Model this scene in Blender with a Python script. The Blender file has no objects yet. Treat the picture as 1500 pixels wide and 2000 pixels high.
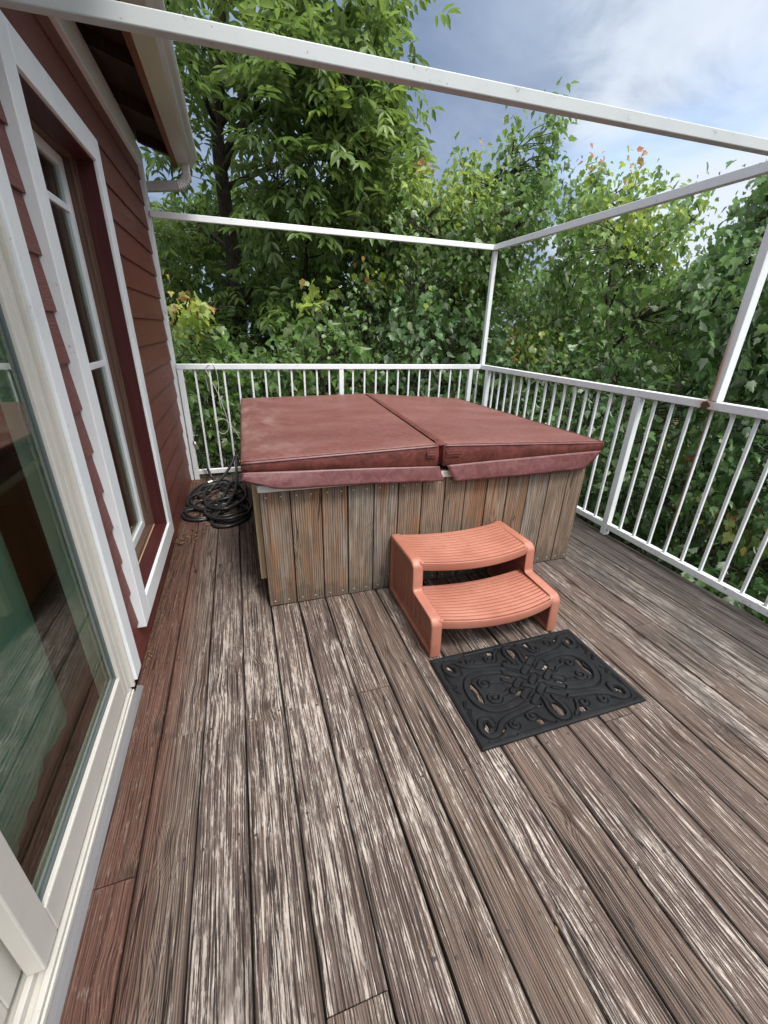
import bpy, bmesh, math, random
import numpy as np
from mathutils import Vector, Matrix, noise as mnoise

random.seed(7)
rng = np.random.default_rng(11)
scene = bpy.context.scene
COL = scene.collection
R = math.radians

# ------------------------------------------------------------------ camera
F_PX, CX, CZ = 811.18, .5443, 1.3587
YAW, PIT, ROLL = .3308, -.4141, .0285
_cy, _sy, _cp, _sp = math.cos(YAW), math.sin(YAW), math.cos(PIT), math.sin(PIT)
FW = np.array([_sy * _cp, _cy * _cp, _sp]); RT = np.array([_cy, -_sy, 0.0]); UP = np.cross(RT, FW)
_c, _s = math.cos(ROLL), math.sin(ROLL)
RT, UP = _c * RT + _s * UP, -_s * RT + _c * UP
CAM = np.array([CX, 0, CZ])
cam_d = bpy.data.cameras.new('camera'); cam = bpy.data.objects.new('camera', cam_d); COL.objects.link(cam)
cam_d.sensor_fit = 'HORIZONTAL'; cam_d.sensor_width = 36; cam_d.lens = 36 * F_PX / 1500
cam_d.clip_start = .02; cam_d.clip_end = 2000
m = Matrix.Identity(4)
for i in range(3):
    m[i][0], m[i][1], m[i][2], m[i][3] = RT[i], UP[i], -FW[i], CAM[i]
cam.matrix_world = m
scene.camera = cam


def ray(px, py):
    d = FW + RT * ((px - 750) / F_PX) - UP * ((py - 1000) / F_PX)
    return d / np.linalg.norm(d)


# ------------------------------------------------------------------ node helper
class X:
    """a shader socket with arithmetic"""
    def __init__(s, nt, sock): s.nt = nt; s.k = sock
    def _m(s, op, *a, clamp=False):
        n = s.nt.nodes.new('ShaderNodeMath'); n.operation = op; n.use_clamp = clamp
        for i, v in enumerate((s,) + a):
            if isinstance(v, X): s.nt.links.new(v.k, n.inputs[i])
            else: n.inputs[i].default_value = v
        return X(s.nt, n.outputs[0])
    def __add__(s, o): return s._m('ADD', o)
    __radd__ = __add__
    def __sub__(s, o): return s._m('SUBTRACT', o)
    def __rsub__(s, o): return (s * -1.0) + o
    def __mul__(s, o): return s._m('MULTIPLY', o)
    __rmul__ = __mul__
    def __truediv__(s, o): return s._m('DIVIDE', o)
    def sqrt(s): return s._m('SQRT')
    def sin(s): return s._m('SINE')
    def abs(s): return s._m('ABSOLUTE')
    def floor(s): return s._m('FLOOR')
    def pow(s, e): return s._m('POWER', e)
    def clamp(s): return s._m('ADD', 0.0, clamp=True)
    def max(s, o): return s._m('MAXIMUM', o)
    def min(s, o): return s._m('MINIMUM', o)
    def ss(s, a, b):
        n = s.nt.nodes.new('ShaderNodeMapRange'); n.interpolation_type = 'SMOOTHSTEP'
        s.nt.links.new(s.k, n.inputs[0])
        lo, hi, x, y = (a, b, 0.0, 1.0) if a < b else (b, a, 1.0, 0.0)
        n.inputs[1].default_value = lo; n.inputs[2].default_value = hi
        n.inputs[3].default_value = x; n.inputs[4].default_value = y
        return X(s.nt, n.outputs[0])


class Mat:
    def __init__(s, name, rough=.6, spec=.5, metal=0.0):
        s.m = bpy.data.materials.new(name); s.m.use_nodes = True
        s.nt = s.m.node_tree; s.b = s.nt.nodes['Principled BSDF']; s.out = s.nt.nodes['Material Output']
        s.b.inputs['Roughness'].default_value = rough
        s.b.inputs['Specular IOR Level'].default_value = spec
        s.b.inputs['Metallic'].default_value = metal
    def node(s, t, **kw):
        n = s.nt.nodes.new(t)
        for k, v in kw.items(): setattr(n, k, v)
        return n
    def coord(s, which='Object'):
        n = s.node('ShaderNodeTexCoord'); q = s.node('ShaderNodeSeparateXYZ'); s.nt.links.new(n.outputs[which], q.inputs[0])
        return tuple(X(s.nt, q.outputs[i]) for i in range(3))
    def world(s):
        n = s.node('ShaderNodeNewGeometry'); q = s.node('ShaderNodeSeparateXYZ'); s.nt.links.new(n.outputs['Position'], q.inputs[0])
        return tuple(X(s.nt, q.outputs[i]) for i in range(3))
    def uv(s):
        n = s.node('ShaderNodeUVMap'); q = s.node('ShaderNodeSeparateXYZ'); s.nt.links.new(n.outputs[0], q.inputs[0])
        return X(s.nt, q.outputs[0]), X(s.nt, q.outputs[1])
    def attr(s, name):
        n = s.node('ShaderNodeAttribute', attribute_name=name)
        q = s.node('ShaderNodeSeparateColor'); s.nt.links.new(n.outputs['Color'], q.inputs[0])
        return tuple(X(s.nt, q.outputs[i]) for i in range(3))
    def vec(s, x, y, z):
        n = s.node('ShaderNodeCombineXYZ')
        for i, v in enumerate((x, y, z)):
            if isinstance(v, X): s.nt.links.new(v.k, n.inputs[i])
            else: n.inputs[i].default_value = v
        return n.outputs[0]
    def noise(s, x, y, z, detail=2, rough=.5, dist=0.0, scale=1.0):
        n = s.node('ShaderNodeTexNoise'); n.inputs['Scale'].default_value = scale
        n.inputs['Detail'].default_value = detail; n.inputs['Roughness'].default_value = rough
        n.inputs['Distortion'].default_value = dist
        s.nt.links.new(s.vec(x, y, z), n.inputs['Vector'])
        return X(s.nt, n.outputs['Fac'])
    def voro(s, x, y, z):
        n = s.node('ShaderNodeTexVoronoi'); n.inputs['Scale'].default_value = 1
        s.nt.links.new(s.vec(x, y, z), n.inputs['Vector'])
        q = s.node('ShaderNodeSeparateColor'); s.nt.links.new(n.outputs['Color'], q.inputs[0])
        return X(s.nt, n.outputs['Distance']), X(s.nt, q.outputs[0])
    def mix(s, f, a, b):
        n = s.node('ShaderNodeMix', data_type='RGBA')
        ins = [k for k in n.inputs if k.type == 'RGBA']; fac = n.inputs[0]
        if isinstance(f, X): s.nt.links.new(f.k, fac)
        else: fac.default_value = f
        for k, v in zip(ins, (a, b)):
            if isinstance(v, tuple): k.default_value = (*v, 1)
            else: s.nt.links.new(v, k)
        return [o for o in n.outputs if o.type == 'RGBA'][0]
    def color(s, c):
        if isinstance(c, tuple): s.b.inputs['Base Color'].default_value = (*c, 1)
        else: s.nt.links.new(c, s.b.inputs['Base Color'])
        return s
    def rough(s, x): s.nt.links.new(x.k, s.b.inputs['Roughness']); return s
    def bump(s, h, dist=.001, strength=1.0):
        n = s.node('ShaderNodeBump'); n.inputs['Distance'].default_value = dist; n.inputs['Strength'].default_value = strength
        s.nt.links.new(h.k, n.inputs['Height']); s.nt.links.new(n.outputs[0], s.b.inputs['Normal']); return s


# ------------------------------------------------------------------ mesh helper
class MB:
    def __init__(s): s.v = []; s.f = []; s.mi = []; s.uv = []; s.at = []
    def face(s, pts, mi=0, uv=None, at=(0, 0, 0)):
        n = len(s.v); s.v += [tuple(p) for p in pts]; s.f.append(tuple(range(n, n + len(pts)))); s.mi.append(mi)
        s.uv.append(uv or [(0, 0)] * len(pts)); s.at.append(at)
    def box(s, x0, x1, y0, y1, z0, z1, mi=0, grain='y', at=(0, 0, 0)):
        """grain: the axis along which uv.v runs"""
        P = [(x, y, z) for x in (x0, x1) for y in (y0, y1) for z in (z0, z1)]
        n = len(s.v); s.v += P
        g = 'xyz'.index(grain)
        for q in ((0, 1, 3, 2), (4, 6, 7, 5), (0, 4, 5, 1), (2, 3, 7, 6), (0, 2, 6, 4), (1, 5, 7, 3)):
            pts = [P[i] for i in q]
            ax = [i for i in range(3) if len({p[i] for p in pts}) > 1]
            o = [i for i in ax if i != g]
            ua = o[0]; va = g if g in ax else (o[1] if len(o) > 1 else g)
            lo = (x0, y0, z0)
            s.f.append(tuple(n + i for i in q)); s.mi.append(mi); s.at.append(at)
            s.uv.append([(p[ua] - lo[ua], p[va]) for p in pts])
    def tube(s, path, rad, n=8, mi=0, caps=True, flat=None):
        path = [np.array(p, float) for p in path]
        rads = rad if hasattr(rad, '__len__') else [rad] * len(path)
        base = len(s.v); up = np.array((0.13, .27, 1.0)); prev = None
        for i, p in enumerate(path):
            t = path[min(i + 1, len(path) - 1)] - path[max(i - 1, 0)]; t /= (np.linalg.norm(t) + 1e-9)
            a = (np.cross(t, up) if prev is None else prev - t * (prev @ t))
            if np.linalg.norm(a) < 1e-6: a = np.cross(t, (1, 0, 0))
            a /= np.linalg.norm(a); prev = a; b = np.cross(t, a)
            for k in range(n):
                w = 2 * math.pi * k / n
                s.v.append(tuple(p + rads[i] * (math.cos(w) * a + math.sin(w) * b)))
        for i in range(len(path) - 1):
            for k in range(n):
                k2 = (k + 1) % n
                s.f.append((base + i * n + k, base + i * n + k2, base + (i + 1) * n + k2, base + (i + 1) * n + k))
                s.mi.append(mi); s.uv.append([(k / n, i), (k2 / n, i), (k2 / n, i + 1), (k / n, i + 1)]); s.at.append((0, 0, 0))
        if caps:
            for e, rev in ((0, True), (len(path) - 1, False)):
                q = [base + e * n + k for k in range(n)]
                s.f.append(tuple(q[::-1] if rev else q)); s.mi.append(mi); s.uv.append([(0, 0)] * n); s.at.append((0, 0, 0))
    def prism(s, prof, axis, a0, a1, mi=0, at=(0, 0, 0)):
        """extrude closed 2-D profile along axis; profile coordinates are the other two axes in order"""
        o = [i for i in range(3) if i != 'xyz'.index(axis)]; ai = 'xyz'.index(axis); n = len(prof); base = len(s.v)
        for a in (a0, a1):
            for p in prof:
                q = [0, 0, 0]; q[ai] = a; q[o[0]], q[o[1]] = p; s.v.append(tuple(q))
        for k in range(n):
            k2 = (k + 1) % n
            s.f.append((base + k, base + k2, base + n + k2, base + n + k)); s.mi.append(mi)
            s.uv.append([(k * .05, a0), (k * .05 + .05, a0), (k * .05 + .05, a1), (k * .05, a1)]); s.at.append(at)
        s.f.append(tuple(base + k for k in range(n))[::-1]); s.f.append(tuple(base + n + k for k in range(n)))
        for _ in range(2): s.mi.append(mi); s.uv.append([(p[0], p[1]) for p in prof]); s.at.append(at)
    def build(s, name, mats, parent=None, smooth=False, bevel=0, recalc=True):
        me = bpy.data.meshes.new(name); me.from_pydata(s.v, [], s.f)
        for mt in (mats if isinstance(mats, (list, tuple)) else [mats]): me.materials.append(mt.m)
        me.polygons.foreach_set('material_index', s.mi)
        ul = me.uv_layers.new(name='UVMap'); ul.data.foreach_set('uv', [c for f in s.uv for p in f for c in p])
        ca = me.color_attributes.new('bd', 'FLOAT_COLOR', 'CORNER')
        ca.data.foreach_set('color', [c for f, a in zip(s.f, s.at) for _ in f for c in (*a, 1)])
        if recalc:
            bm = bmesh.new(); bm.from_mesh(me); bmesh.ops.recalc_face_normals(bm, faces=bm.faces); bm.to_mesh(me); bm.free()
        if smooth: me.polygons.foreach_set('use_smooth', [True] * len(me.polygons))
        me.update()
        o = bpy.data.objects.new(name, me); COL.objects.link(o)
        if parent: o.parent = parent
        if bevel:
            b = o.modifiers.new('bevel', 'BEVEL'); b.width = bevel; b.segments = 2; b.limit_method = 'ANGLE'; b.angle_limit = R(40)
        return o


def empty(name, loc=(0, 0, 0)):
    o = bpy.data.objects.new(name, None); COL.objects.link(o); o.location = loc; o.empty_display_size = .2; return o


def tag(o, label=None, cat=None, group=None, kind=None):
    for k, v in (('label', label), ('category', cat), ('group', group), ('kind', kind)):
        if v: o[k] = v
    return o


def smooth_path(pts, n=6):
    """Catmull-Rom through pts"""
    P = [np.array(p, float) for p in pts]; P = [2 * P[0] - P[1]] + P + [2 * P[-1] - P[-2]]; out = []
    for i in range(1, len(P) - 2):
        a, b, c, d = P[i - 1:i + 3]
        for k in range(n):
            t = k / n
            out.append(.5 * (2 * b + (c - a) * t + (2 * a - 5 * b + 4 * c - d) * t * t + (3 * b - a - 3 * c + d) * t ** 3))
    out.append(P[-2]); return out


# ------------------------------------------------------------------ materials
def wood_fields(M, u, v, r1, r2, r3, ring=.0062, knots=.80):
    """flat-sawn board: returns ring pattern, fibre, knot mask, coarse patches (all 0..1)"""
    seed = r1 * 91.0
    low = M.noise(u * 1.5, v * .7, seed, 2)
    med = M.noise(u * 9.0, v * 1.6, seed + 5.0, 2)
    kd, kr = M.voro(u * 9.0 + r2 * 40.0, v * 5.0 + r1 * 30.0, 0.0)
    kon = kr.ss(knots, knots + .02)
    near = kd.ss(.55, .0) * kon
    uu = u - (-.09 + .32 * r2) + (med - .5) * .022
    dd = (low - .5) * .13 + (r3 - .5) * .06 + .02
    rr = (uu * uu + dd * dd).sqrt() + near * .028
    wob = M.noise(u * 70.0, v * 5.0, seed, 3, .6)
    g = (rr * (2 * math.pi / ring) + wob * 5.0).sin() * .5 + .5
    brk = M.noise(u * 26.0, v * 3.2, seed + 13.0, 2)
    g = (g - .5) * (brk * 1.7 - .15) + .5
    fib = M.noise(u * 330.0, v * 7.0, seed, 3, .65)
    fib2 = M.noise(u * 110.0, v * 2.2, seed + 2.0, 3, .6)
    knot = (kd + (med - .5) * .12).ss(.19, .07) * kon
    patch = M.noise(u * 11.0, v * 1.9, seed + 9.0, 4, .62, .6)
    return g, fib, fib2, knot, patch, near


def deck_material():
    M = Mat('weathered_deck_wood', .82, .25)
    u, v = M.uv(); r1, r2, r3 = M.attr('bd')
    g, fib, fib2, knot, patch, near = wood_fields(M, u, v, r1, r2, r3)
    wx, wy, wz = M.world()
    uw = u + (M.noise(u * 9.0, v * 1.6, r1 * 91.0 + 5.0, 2) - .5) * .020 + near * .012
    l1 = M.noise(uw * 210.0, v * 2.6, r1 * 47.0, 3, .55)
    l2 = M.noise(uw * 420.0, v * 4.5, r1 * 31.0, 3, .6)
    ridge = (g * .24 + l1 * 1.0 + (l2 - .5) * .7 - .12)
    # bare wood: dark valleys to tan ridges, each board its own tone
    base = M.mix(ridge.ss(.28, .74), (.047, .031, .027), (.245, .178, .148))
    base = M.mix(r2 * .8, base, M.mix(ridge.ss(.24, .78), (.062, .042, .034), (.275, .205, .160)))
    # worn pale paint clinging to the ridges
    big = M.noise(wx * 1.3, wy * .9, 3.0, 3)
    spk = M.noise(u * 75.0, v * 13.0, r1 * 50.0, 5, .72)
    flk = M.noise(u * 230.0, v * 30.0, r1 * 20.0, 4, .7)
    wear = (l1 - .5) * 1.05 + (l2 - .5) * 1.0 + (patch - .5) * .70 + (spk - .5) * .70 + (flk - .5) * .75 + (r3 - .5) * .24 + (big - .5) * .45
    wmask = wear.ss(.065, .20) * wy.ss(3.0, 1.2) * wx.ss(.06, .4)
    grey = M.mix(spk.ss(.3, .68), (.30, .235, .205), (.66, .58, .51))
    col = M.mix(wmask * .92, base, grey)
    # leftover red-brown stain: the boards along the house, streaks elsewhere
    rp = M.noise(u * 14.0, v * 1.1, r1 * 33.0 + 4.0, 4, .6)
    red = (rp.ss(.55, .66) * .5 * (r2 - .2).clamp()).max(wx.ss(.24, .14) * (spk * .7 + rp * .7).ss(.46, .66))
    col = M.mix(red * .85, col, M.mix(ridge.ss(.25, .85), (.075, .032, .023), (.205, .090, .062)))
    fk = (flk * .7 + spk * .5 + l2 * .3 - .75).ss(.06, .16) * wx.ss(.2, .13)
    col = M.mix(fk * .6, col, (.36, .28, .23))
    # grey-black mildew towards the outer edge boards
    dk = M.noise(wx * 3.0, wy * 1.1, 8.0, 4, .6)
    mil = (dk + (wx - 2.05) * .32).ss(.48, .76)
    col = M.mix(mil * .75, col, M.mix(ridge.ss(.3, .8), (.028, .026, .025), (.17, .155, .142)))
    # dark weathered blotches
    bl = M.noise(u * 16.0, v * 3.0, r1 * 27.0 + 11.0, 4, .62).ss(.54, .68)
    col = M.mix(bl * .62, col, M.mix(ridge.ss(.25, .85), (.035, .026, .022), (.16, .12, .1)))
    # dark grain valleys and long drying cracks over everything
    val = (g * .18 + l1 * .47 + l2 * .75).ss(.62, .46)
    col = M.mix(val * .8, col, (.040, .028, .025))
    ck = (M.noise(u * 38.0, v * .9, r1 * 71.0, 2, .5, .3) - .5).abs()
    crack = ck.ss(.011, .003) * M.noise(u * 3.0, v * 2.0, r1 * 17.0, 1).ss(.42, .56)
    col = M.mix(crack * .92, col, (.018, .013, .011))
    col = M.mix(near.ss(.35, .9) * .45, col, M.mix(ridge.ss(.25, .8), (.035, .024, .02), (.17, .12, .09)))
    col = M.mix(knot * .85, col, M.mix(g, (.018, .012, .010), (.12, .075, .05)))
    # grime in the board edges
    eg = (u - .0695).abs().ss(.063, .069)
    col = M.mix(eg * .45, col, (.03, .022, .019))
    col = M.mix(.29, col, (0.0, 0.0, 0.0))
    M.color(col)
    h = ridge * .7 + wmask * .25 - crack * 1.2 - val * .6
    M.bump(h, .0035, .9)
    return M


def cabinet_material():
    M = Mat('weathered_cabinet_wood', .75, .3)
    u, v = M.uv(); r1, r2, r3 = M.attr('bd')
    g, fib, fib2, knot, patch, near = wood_fields(M, u, v, r1, r2, r3, .011, .84)
    ridge = g * .45 + fib2 * .6 + (fib - .5) * .5
    tan = M.mix(ridge.ss(.2, .8), (.090, .062, .044), (.285, .205, .145))
    orange = M.mix(ridge.ss(.2, .8), (.12, .060, .030), (.29, .155, .085))
    gry = M.mix(ridge.ss(.2, .8), (.085, .070, .058), (.30, .25, .205))
    st = M.noise(u * 9.0, v * 1.6, r1 * 60.0, 3, .55)
    col = M.mix((st + (r2 - .5) * .35).ss(.50, .70), tan, orange)
    st2 = M.noise(u * 12.0, v * 1.3, r1 * 60.0 + 20.0, 3, .55)
    col = M.mix((st2 + (r3 - .5) * .5).ss(.55, .74), col, gry)
    blk = M.noise(u * 24.0, v * 1.3, r1 * 40.0 + 3.0, 4, .62)
    st3 = M.noise(u * 60.0, v * 2.6, r1 * 80.0, 4, .65)
    col = M.mix(st3.ss(.52, .68) * .6, col, (.085, .058, .042))
    col = M.mix(st3.ss(.42, .30) * .5, col, (.42, .37, .31))
    pt = M.noise(u * 10.0, v * 3.5, r1 * 55.0, 3, .6)
    col = M.mix(pt.ss(.5, .66) * .5, col, M.mix(ridge, (.05, .036, .028), (.17, .125, .09)))
    col = M.mix(blk.ss(.60, .70) * .75, col, (.06, .06, .065))
    moss = (M.noise(u * 14.0, v * 9.0, r1 * 9.0, 3, .6) * .34 + M.noise(u * 40.0, v * 14.0, r1 * 5.0, 3) * .1 + v * -1.0 - .05).ss(.03, .13)
    col = M.mix(moss * .5, col, M.mix(ridge, (.026, .025, .021), (.085, .08, .066)))
    ck = (M.noise(u * 30.0, v * .8, r1 * 71.0, 2, .5, .2) - .5).abs().ss(.01, .003) * M.noise(u * 3.0, v * 2.0, r1 * 17.0, 1).ss(.5, .6)
    col = M.mix(ck * .85, col, (.025, .018, .013))
    col = M.mix(knot * .7, col, (.1, .05, .026))
    col = M.mix(.08, col, (0.0, 0.0, 0.0))
    M.color(col); M.bump(ridge - ck, .0015, .7)
    return M


M_DECK = deck_material()
M_CAB = cabinet_material()


def simple_wood(name, a, b, rough=.6, scale=1.0):
    M = Mat(name, rough, .35)
    u, v = M.uv()
    n = M.noise(u * 90.0 * scale, v * 2.5 * scale, 1.0, 4, .6, .5)
    M.color(M.mix(n.ss(.3, .7), a, b)); M.bump(n, .0008, .6)
    return M


def siding_material():
    M = Mat('red_fibre_cement_siding', .5, .45)
    x, y, z = M.world()
    seed = (z * 6.49).floor() * 7.3
    wv = M.noise(y * 1.6, z * 16.0 + seed, 0.0, 2, .5)
    g = ((z * 2.0 + wv * .55) * 130.0).sin() * .5 + .5
    fib = M.noise(y * 6.0, z * 210.0, seed, 3, .6)
    big = M.noise(y * 1.5, z * 1.5, 2.0, 3)
    col = M.mix(big.ss(.3, .7), (.135, .035, .026), (.165, .050, .037))
    col = M.mix(g.ss(.55, .95) * .22, col, (.085, .018, .015))
    dust = M.noise(y * 2.5, z * 5.0, 4.0, 4, .6).ss(.55, .8)
    col = M.mix(dust * .25, col, (.30, .15, .12))
    M.color(col); M.bump(g * .7 + fib * .5, .0022, .8)
    return M


M_SIDE = siding_material()


def paint_white(name, c=(.72, .745, .755), rust=.0, rough=.42, speck=.8):
    M = Mat(name, rough, .5)
    x, y, z = M.world()
    n = M.noise(x * 9.0, y * 9.0, z * 9.0, 5, .65)
    f = M.noise(x * 55.0, y * 55.0, z * 55.0, 4, .7)
    col = M.mix(n.ss(.45, .75), c, tuple(q * .93 for q in c))
    col = M.mix((f + n * .3).ss(.80, .88) * speck, col, (.16, .13, .11))
    if rust:
        d = M.noise(x * 30.0, y * 30.0, z * 2.2, 4, .6)
        f2 = M.noise(x * 60.0, y * 60.0, z * 60.0, 4, .7)
        rs = M.mix(f2, (.12, .04, .016), (.42, .22, .11))
        # streak down the inner edge of the front post, and down the bar below it
        wob = (d - .5) * .016
        low = z.ss(1.60, 1.10) * (z - 1.04).ss(.0, .004)
        tint = (y + wob).ss(1.630, 1.662) * y.ss(1.70, 1.68) * low
        col = M.mix(tint * .75 * rust, col, (.52, .33, .19))
        dark = (y + wob * .3).ss(1.650, 1.660) * y.ss(1.70, 1.68) * low
        col = M.mix(dark * rust, col, rs)
        dn = (y + wob * .4).ss(1.6425, 1.6465) * y.ss(1.70, 1.69) * z.ss(1.0, .99) * z.ss(.05, .3)
        col = M.mix(dn * d.ss(.25, .45) * rust, col, M.mix(f2, (.05, .022, .012), (.22, .10, .05)))
        spot = ((y - 1.676) * (y - 1.676) + (z - 1.016) * (z - 1.016)).sqrt() + (f2 - .5) * .05
        col = M.mix(spot.ss(.07, .02) * .55, col, (.50, .28, .15))
        col = M.mix(spot.ss(.034, .018) * .95, col, (.070, .020, .012))
        grim = (M.noise(x * 26.0, y * 26.0, z * 26.0, 5, .7) + y.ss(1.6, 1.0) * .16 * z.ss(.2, .1)).ss(.66, .78)
        col = M.mix(grim * .6, col, (.22, .19, .17))
    M.color(col); M.bump(f, .0004, .5)
    return M


M_RAIL = paint_white('white_painted_steel', rust=.9)
M_BEAM = paint_white('darkened_white_painted_steel', (.48, .505, .51), rough=.55)  # frame's white paint, darkened to offset the strong light on the front beam
M_TRIM = paint_white('white_painted_trim', (.80, .83, .84), speck=.4)
M_VINYL = paint_white('cream_vinyl_frame', (.58, .555, .50), rough=.35, speck=.15)
M_STEELGREY = paint_white('dull_flashing_metal', (.17, .165, .168), rough=.3)
M_REVEAL = simple_wood('dark_red_painted_jamb', (.050, .010, .010), (.080, .017, .015), .45)
M_BROWNW = simple_wood('brown_stained_wood', (.085, .045, .030), (.16, .09, .062), .5)
M_SOFFIT = simple_wood('dark_stained_soffit_wood', (.018, .009, .006), (.045, .02, .013), .8)
M_FASCIA = simple_wood('red_brown_fascia_wood', (.12, .04, .022), (.22, .08, .045), .6)
M_CREAMW = simple_wood('pale_cut_lumber', (.42, .31, .17), (.56, .43, .27), .65)
M_PANELW = simple_wood('orange_stained_wood', (.16, .06, .022), (.30, .125, .048), .6)


def plain(name, c, rough=.5, spec=.5, metal=0.0, var=.15, sc=20.0):
    M = Mat(name, rough, spec, metal)
    x, y, z = M.coord()
    n = M.noise(x * sc, y * sc, z * sc, 4, .6)
    M.color(M.mix(n, tuple(q * (1 - var) for q in c), tuple(min(1, q * (1 + var)) for q in c)))
    return M


M_GUTTER = plain('beige_gutter_metal', (.50, .48, .46), .25, .5, .08, .06, 6)
M_RUBBER = plain('black_hose_rubber', (.017, .017, .018), .38, .5)
M_BRASS = plain('dull_brass', (.42, .40, .35), .35, .5, .8)
M_BLACKP = plain('black_plastic', (.015, .015, .016), .4)
M_CORD = plain('pale_cord', (.55, .54, .48), .6)
M_ACRYL = plain('white_acrylic', (.70, .68, .63), .3, .5, 0, .1, 30)
M_NAIL = plain('rusty_screw_head', (.05, .035, .03), .5, .5, .3)
M_JOIST = plain('dark_joist_wood', (.06, .045, .035), .9)
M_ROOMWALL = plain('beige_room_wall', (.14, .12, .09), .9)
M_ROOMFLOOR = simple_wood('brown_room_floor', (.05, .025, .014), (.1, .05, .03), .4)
M_ROOF = plain('dark_roof_shingle', (.06, .055, .05), .9)


def vinyl_cover(name, a, b, dusty):
    M = Mat(name, .42, .5)
    x, y, z = M.world()
    mar = M.noise(x * 13.0, y * 13.0, z * 13.0, 5, .7, 1.6)
    fin = M.noise(x * 160.0, y * 45.0, z * 120.0, 3, .6)
    col = M.mix(mar.ss(.35, .68), a, b)
    vein = (M.noise(x * 16.0, y * 16.0, z * 16.0, 3, .55, 1.2) - .5).abs().ss(.028, .004)
    col = M.mix(vein * .35, col, tuple(q * 1.5 for q in b))
    if dusty:
        d = M.noise(x * 2.2, y * 5.0, 1.0, 4, .6)
        d2 = M.noise(x * 40.0, y * 130.0, 1.0, 4, .65)
        col = M.mix((d * .45 + d2 * .75).ss(.5, .75) * .28, col, (.30, .185, .165))
        scr = M.noise(x * 9.0, y * 70.0, 3.0, 3, .6, .8).ss(.66, .74) * M.noise(x * 2.0, y * 2.0, 5.0, 2).ss(.48, .62)
        col = M.mix(scr * .55, col, (.50, .36, .31))
        edge = x.ss(.95, .55) * M.noise(x * 6.0, y * 3.0, 7.0, 4, .6).ss(.45, .7)
        col = M.mix(edge * .4, col, (.42, .30, .24))
    M.color(col)
    M.rough((mar * .25 + .33)); M.bump(fin * .5 + mar * .8, .0012, .5)
    return M


M_COVER = vinyl_cover('maroon_vinyl_top', (.120, .036, .030), (.145, .046, .038), True)
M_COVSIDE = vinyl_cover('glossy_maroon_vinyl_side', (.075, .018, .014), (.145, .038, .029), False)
M_SKIRT = vinyl_cover('maroon_vinyl_flap', (.105, .033, .033), (.160, .060, .060), False)
M_THREAD = plain('pale_stitching', (.5, .33, .3), .7)


def step_plastic():
    M = Mat('terracotta_plastic', .45, .4)
    x, y, z = M.world()
    n = M.noise(x * 5.0, y * 5.0, z * 5.0, 4, .6); f = M.noise(x * 300.0, y * 300.0, z * 300.0, 2)
    col = M.mix(n.ss(.3, .7), (.32, .116, .076), (.39, .162, .112))
    d = M.noise(x * 30.0, y * 30.0, z * 12.0, 4, .65)
    col = M.mix(d.ss(.52, .78) * .45, col, (.25, .095, .06))
    M.color(col); M.bump(f, .0003, .5)
    return M


M_STEP = step_plastic()


def mat_rubber():
    M = Mat('black_mat_rubber', .68, .24)
    x, y, z = M.coord()
    n = M.noise(x * 12.0, y * 12.0, z * 12.0, 5, .65); f = M.noise(x * 260.0, y * 260.0, 0.0, 3)
    col = M.mix(n.ss(.35, .7), (.0040, .0043, .005), (.010, .0107, .0122))
    M.color(col); M.bump(f, .0006, .7)
    return M


M_MAT = mat_rubber()


def curtain_mat():
    M = Mat('teal_curtain_cloth', .85, .2)
    x, y, z = M.world()
    n = M.noise(x * 200.0, y * 200.0, z * 200.0, 2)
    M.color(M.mix(n, (.16, .27, .215), (.20, .325, .265)))
    return M


M_CURT = curtain_mat()


def glass_mat(name, tint, f0=.12):
    M = Mat(name)
    nt = M.nt; nt.nodes.remove(M.b)
    tr = M.node('ShaderNodeBsdfTransparent'); tr.inputs[0].default_value = (*tint, 1)
    gl = M.node('ShaderNodeBsdfGlossy'); gl.inputs['Roughness'].default_value = .0; gl.inputs[0].default_value = (.95, .97, .96, 1)
    x, y, z = M.world()
    b = M.node('ShaderNodeBump'); b.inputs['Distance'].default_value = .002; b.inputs['Strength'].default_value = .05
    nt.links.new(M.noise(x * 2.5, y * 2.5, z * 2.5, 1).k, b.inputs['Height'])
    nt.links.new(b.outputs[0], gl.inputs['Normal'])
    geo = M.node('ShaderNodeNewGeometry'); dp = M.node('ShaderNodeVectorMath', operation='DOT_PRODUCT')
    nt.links.new(geo.outputs['Incoming'], dp.inputs[0]); nt.links.new(geo.outputs['Normal'], dp.inputs[1])
    fr = (1.0 - X(nt, dp.outputs['Value']).abs()).pow(5.0) * (1 - f0) + f0
    mx = M.node('ShaderNodeMixShader')
    nt.links.new(fr.k, mx.inputs[0]); nt.links.new(tr.outputs[0], mx.inputs[1]); nt.links.new(gl.outputs[0], mx.inputs[2])
    nt.links.new(mx.outputs[0], M.out.inputs['Surface'])
    return M


M_GLASS = glass_mat('clear_window_glass', (.75, .82, .77), .26)
M_GLASSG = glass_mat('green_tinted_door_glass', (.80, .875, .825))


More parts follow.
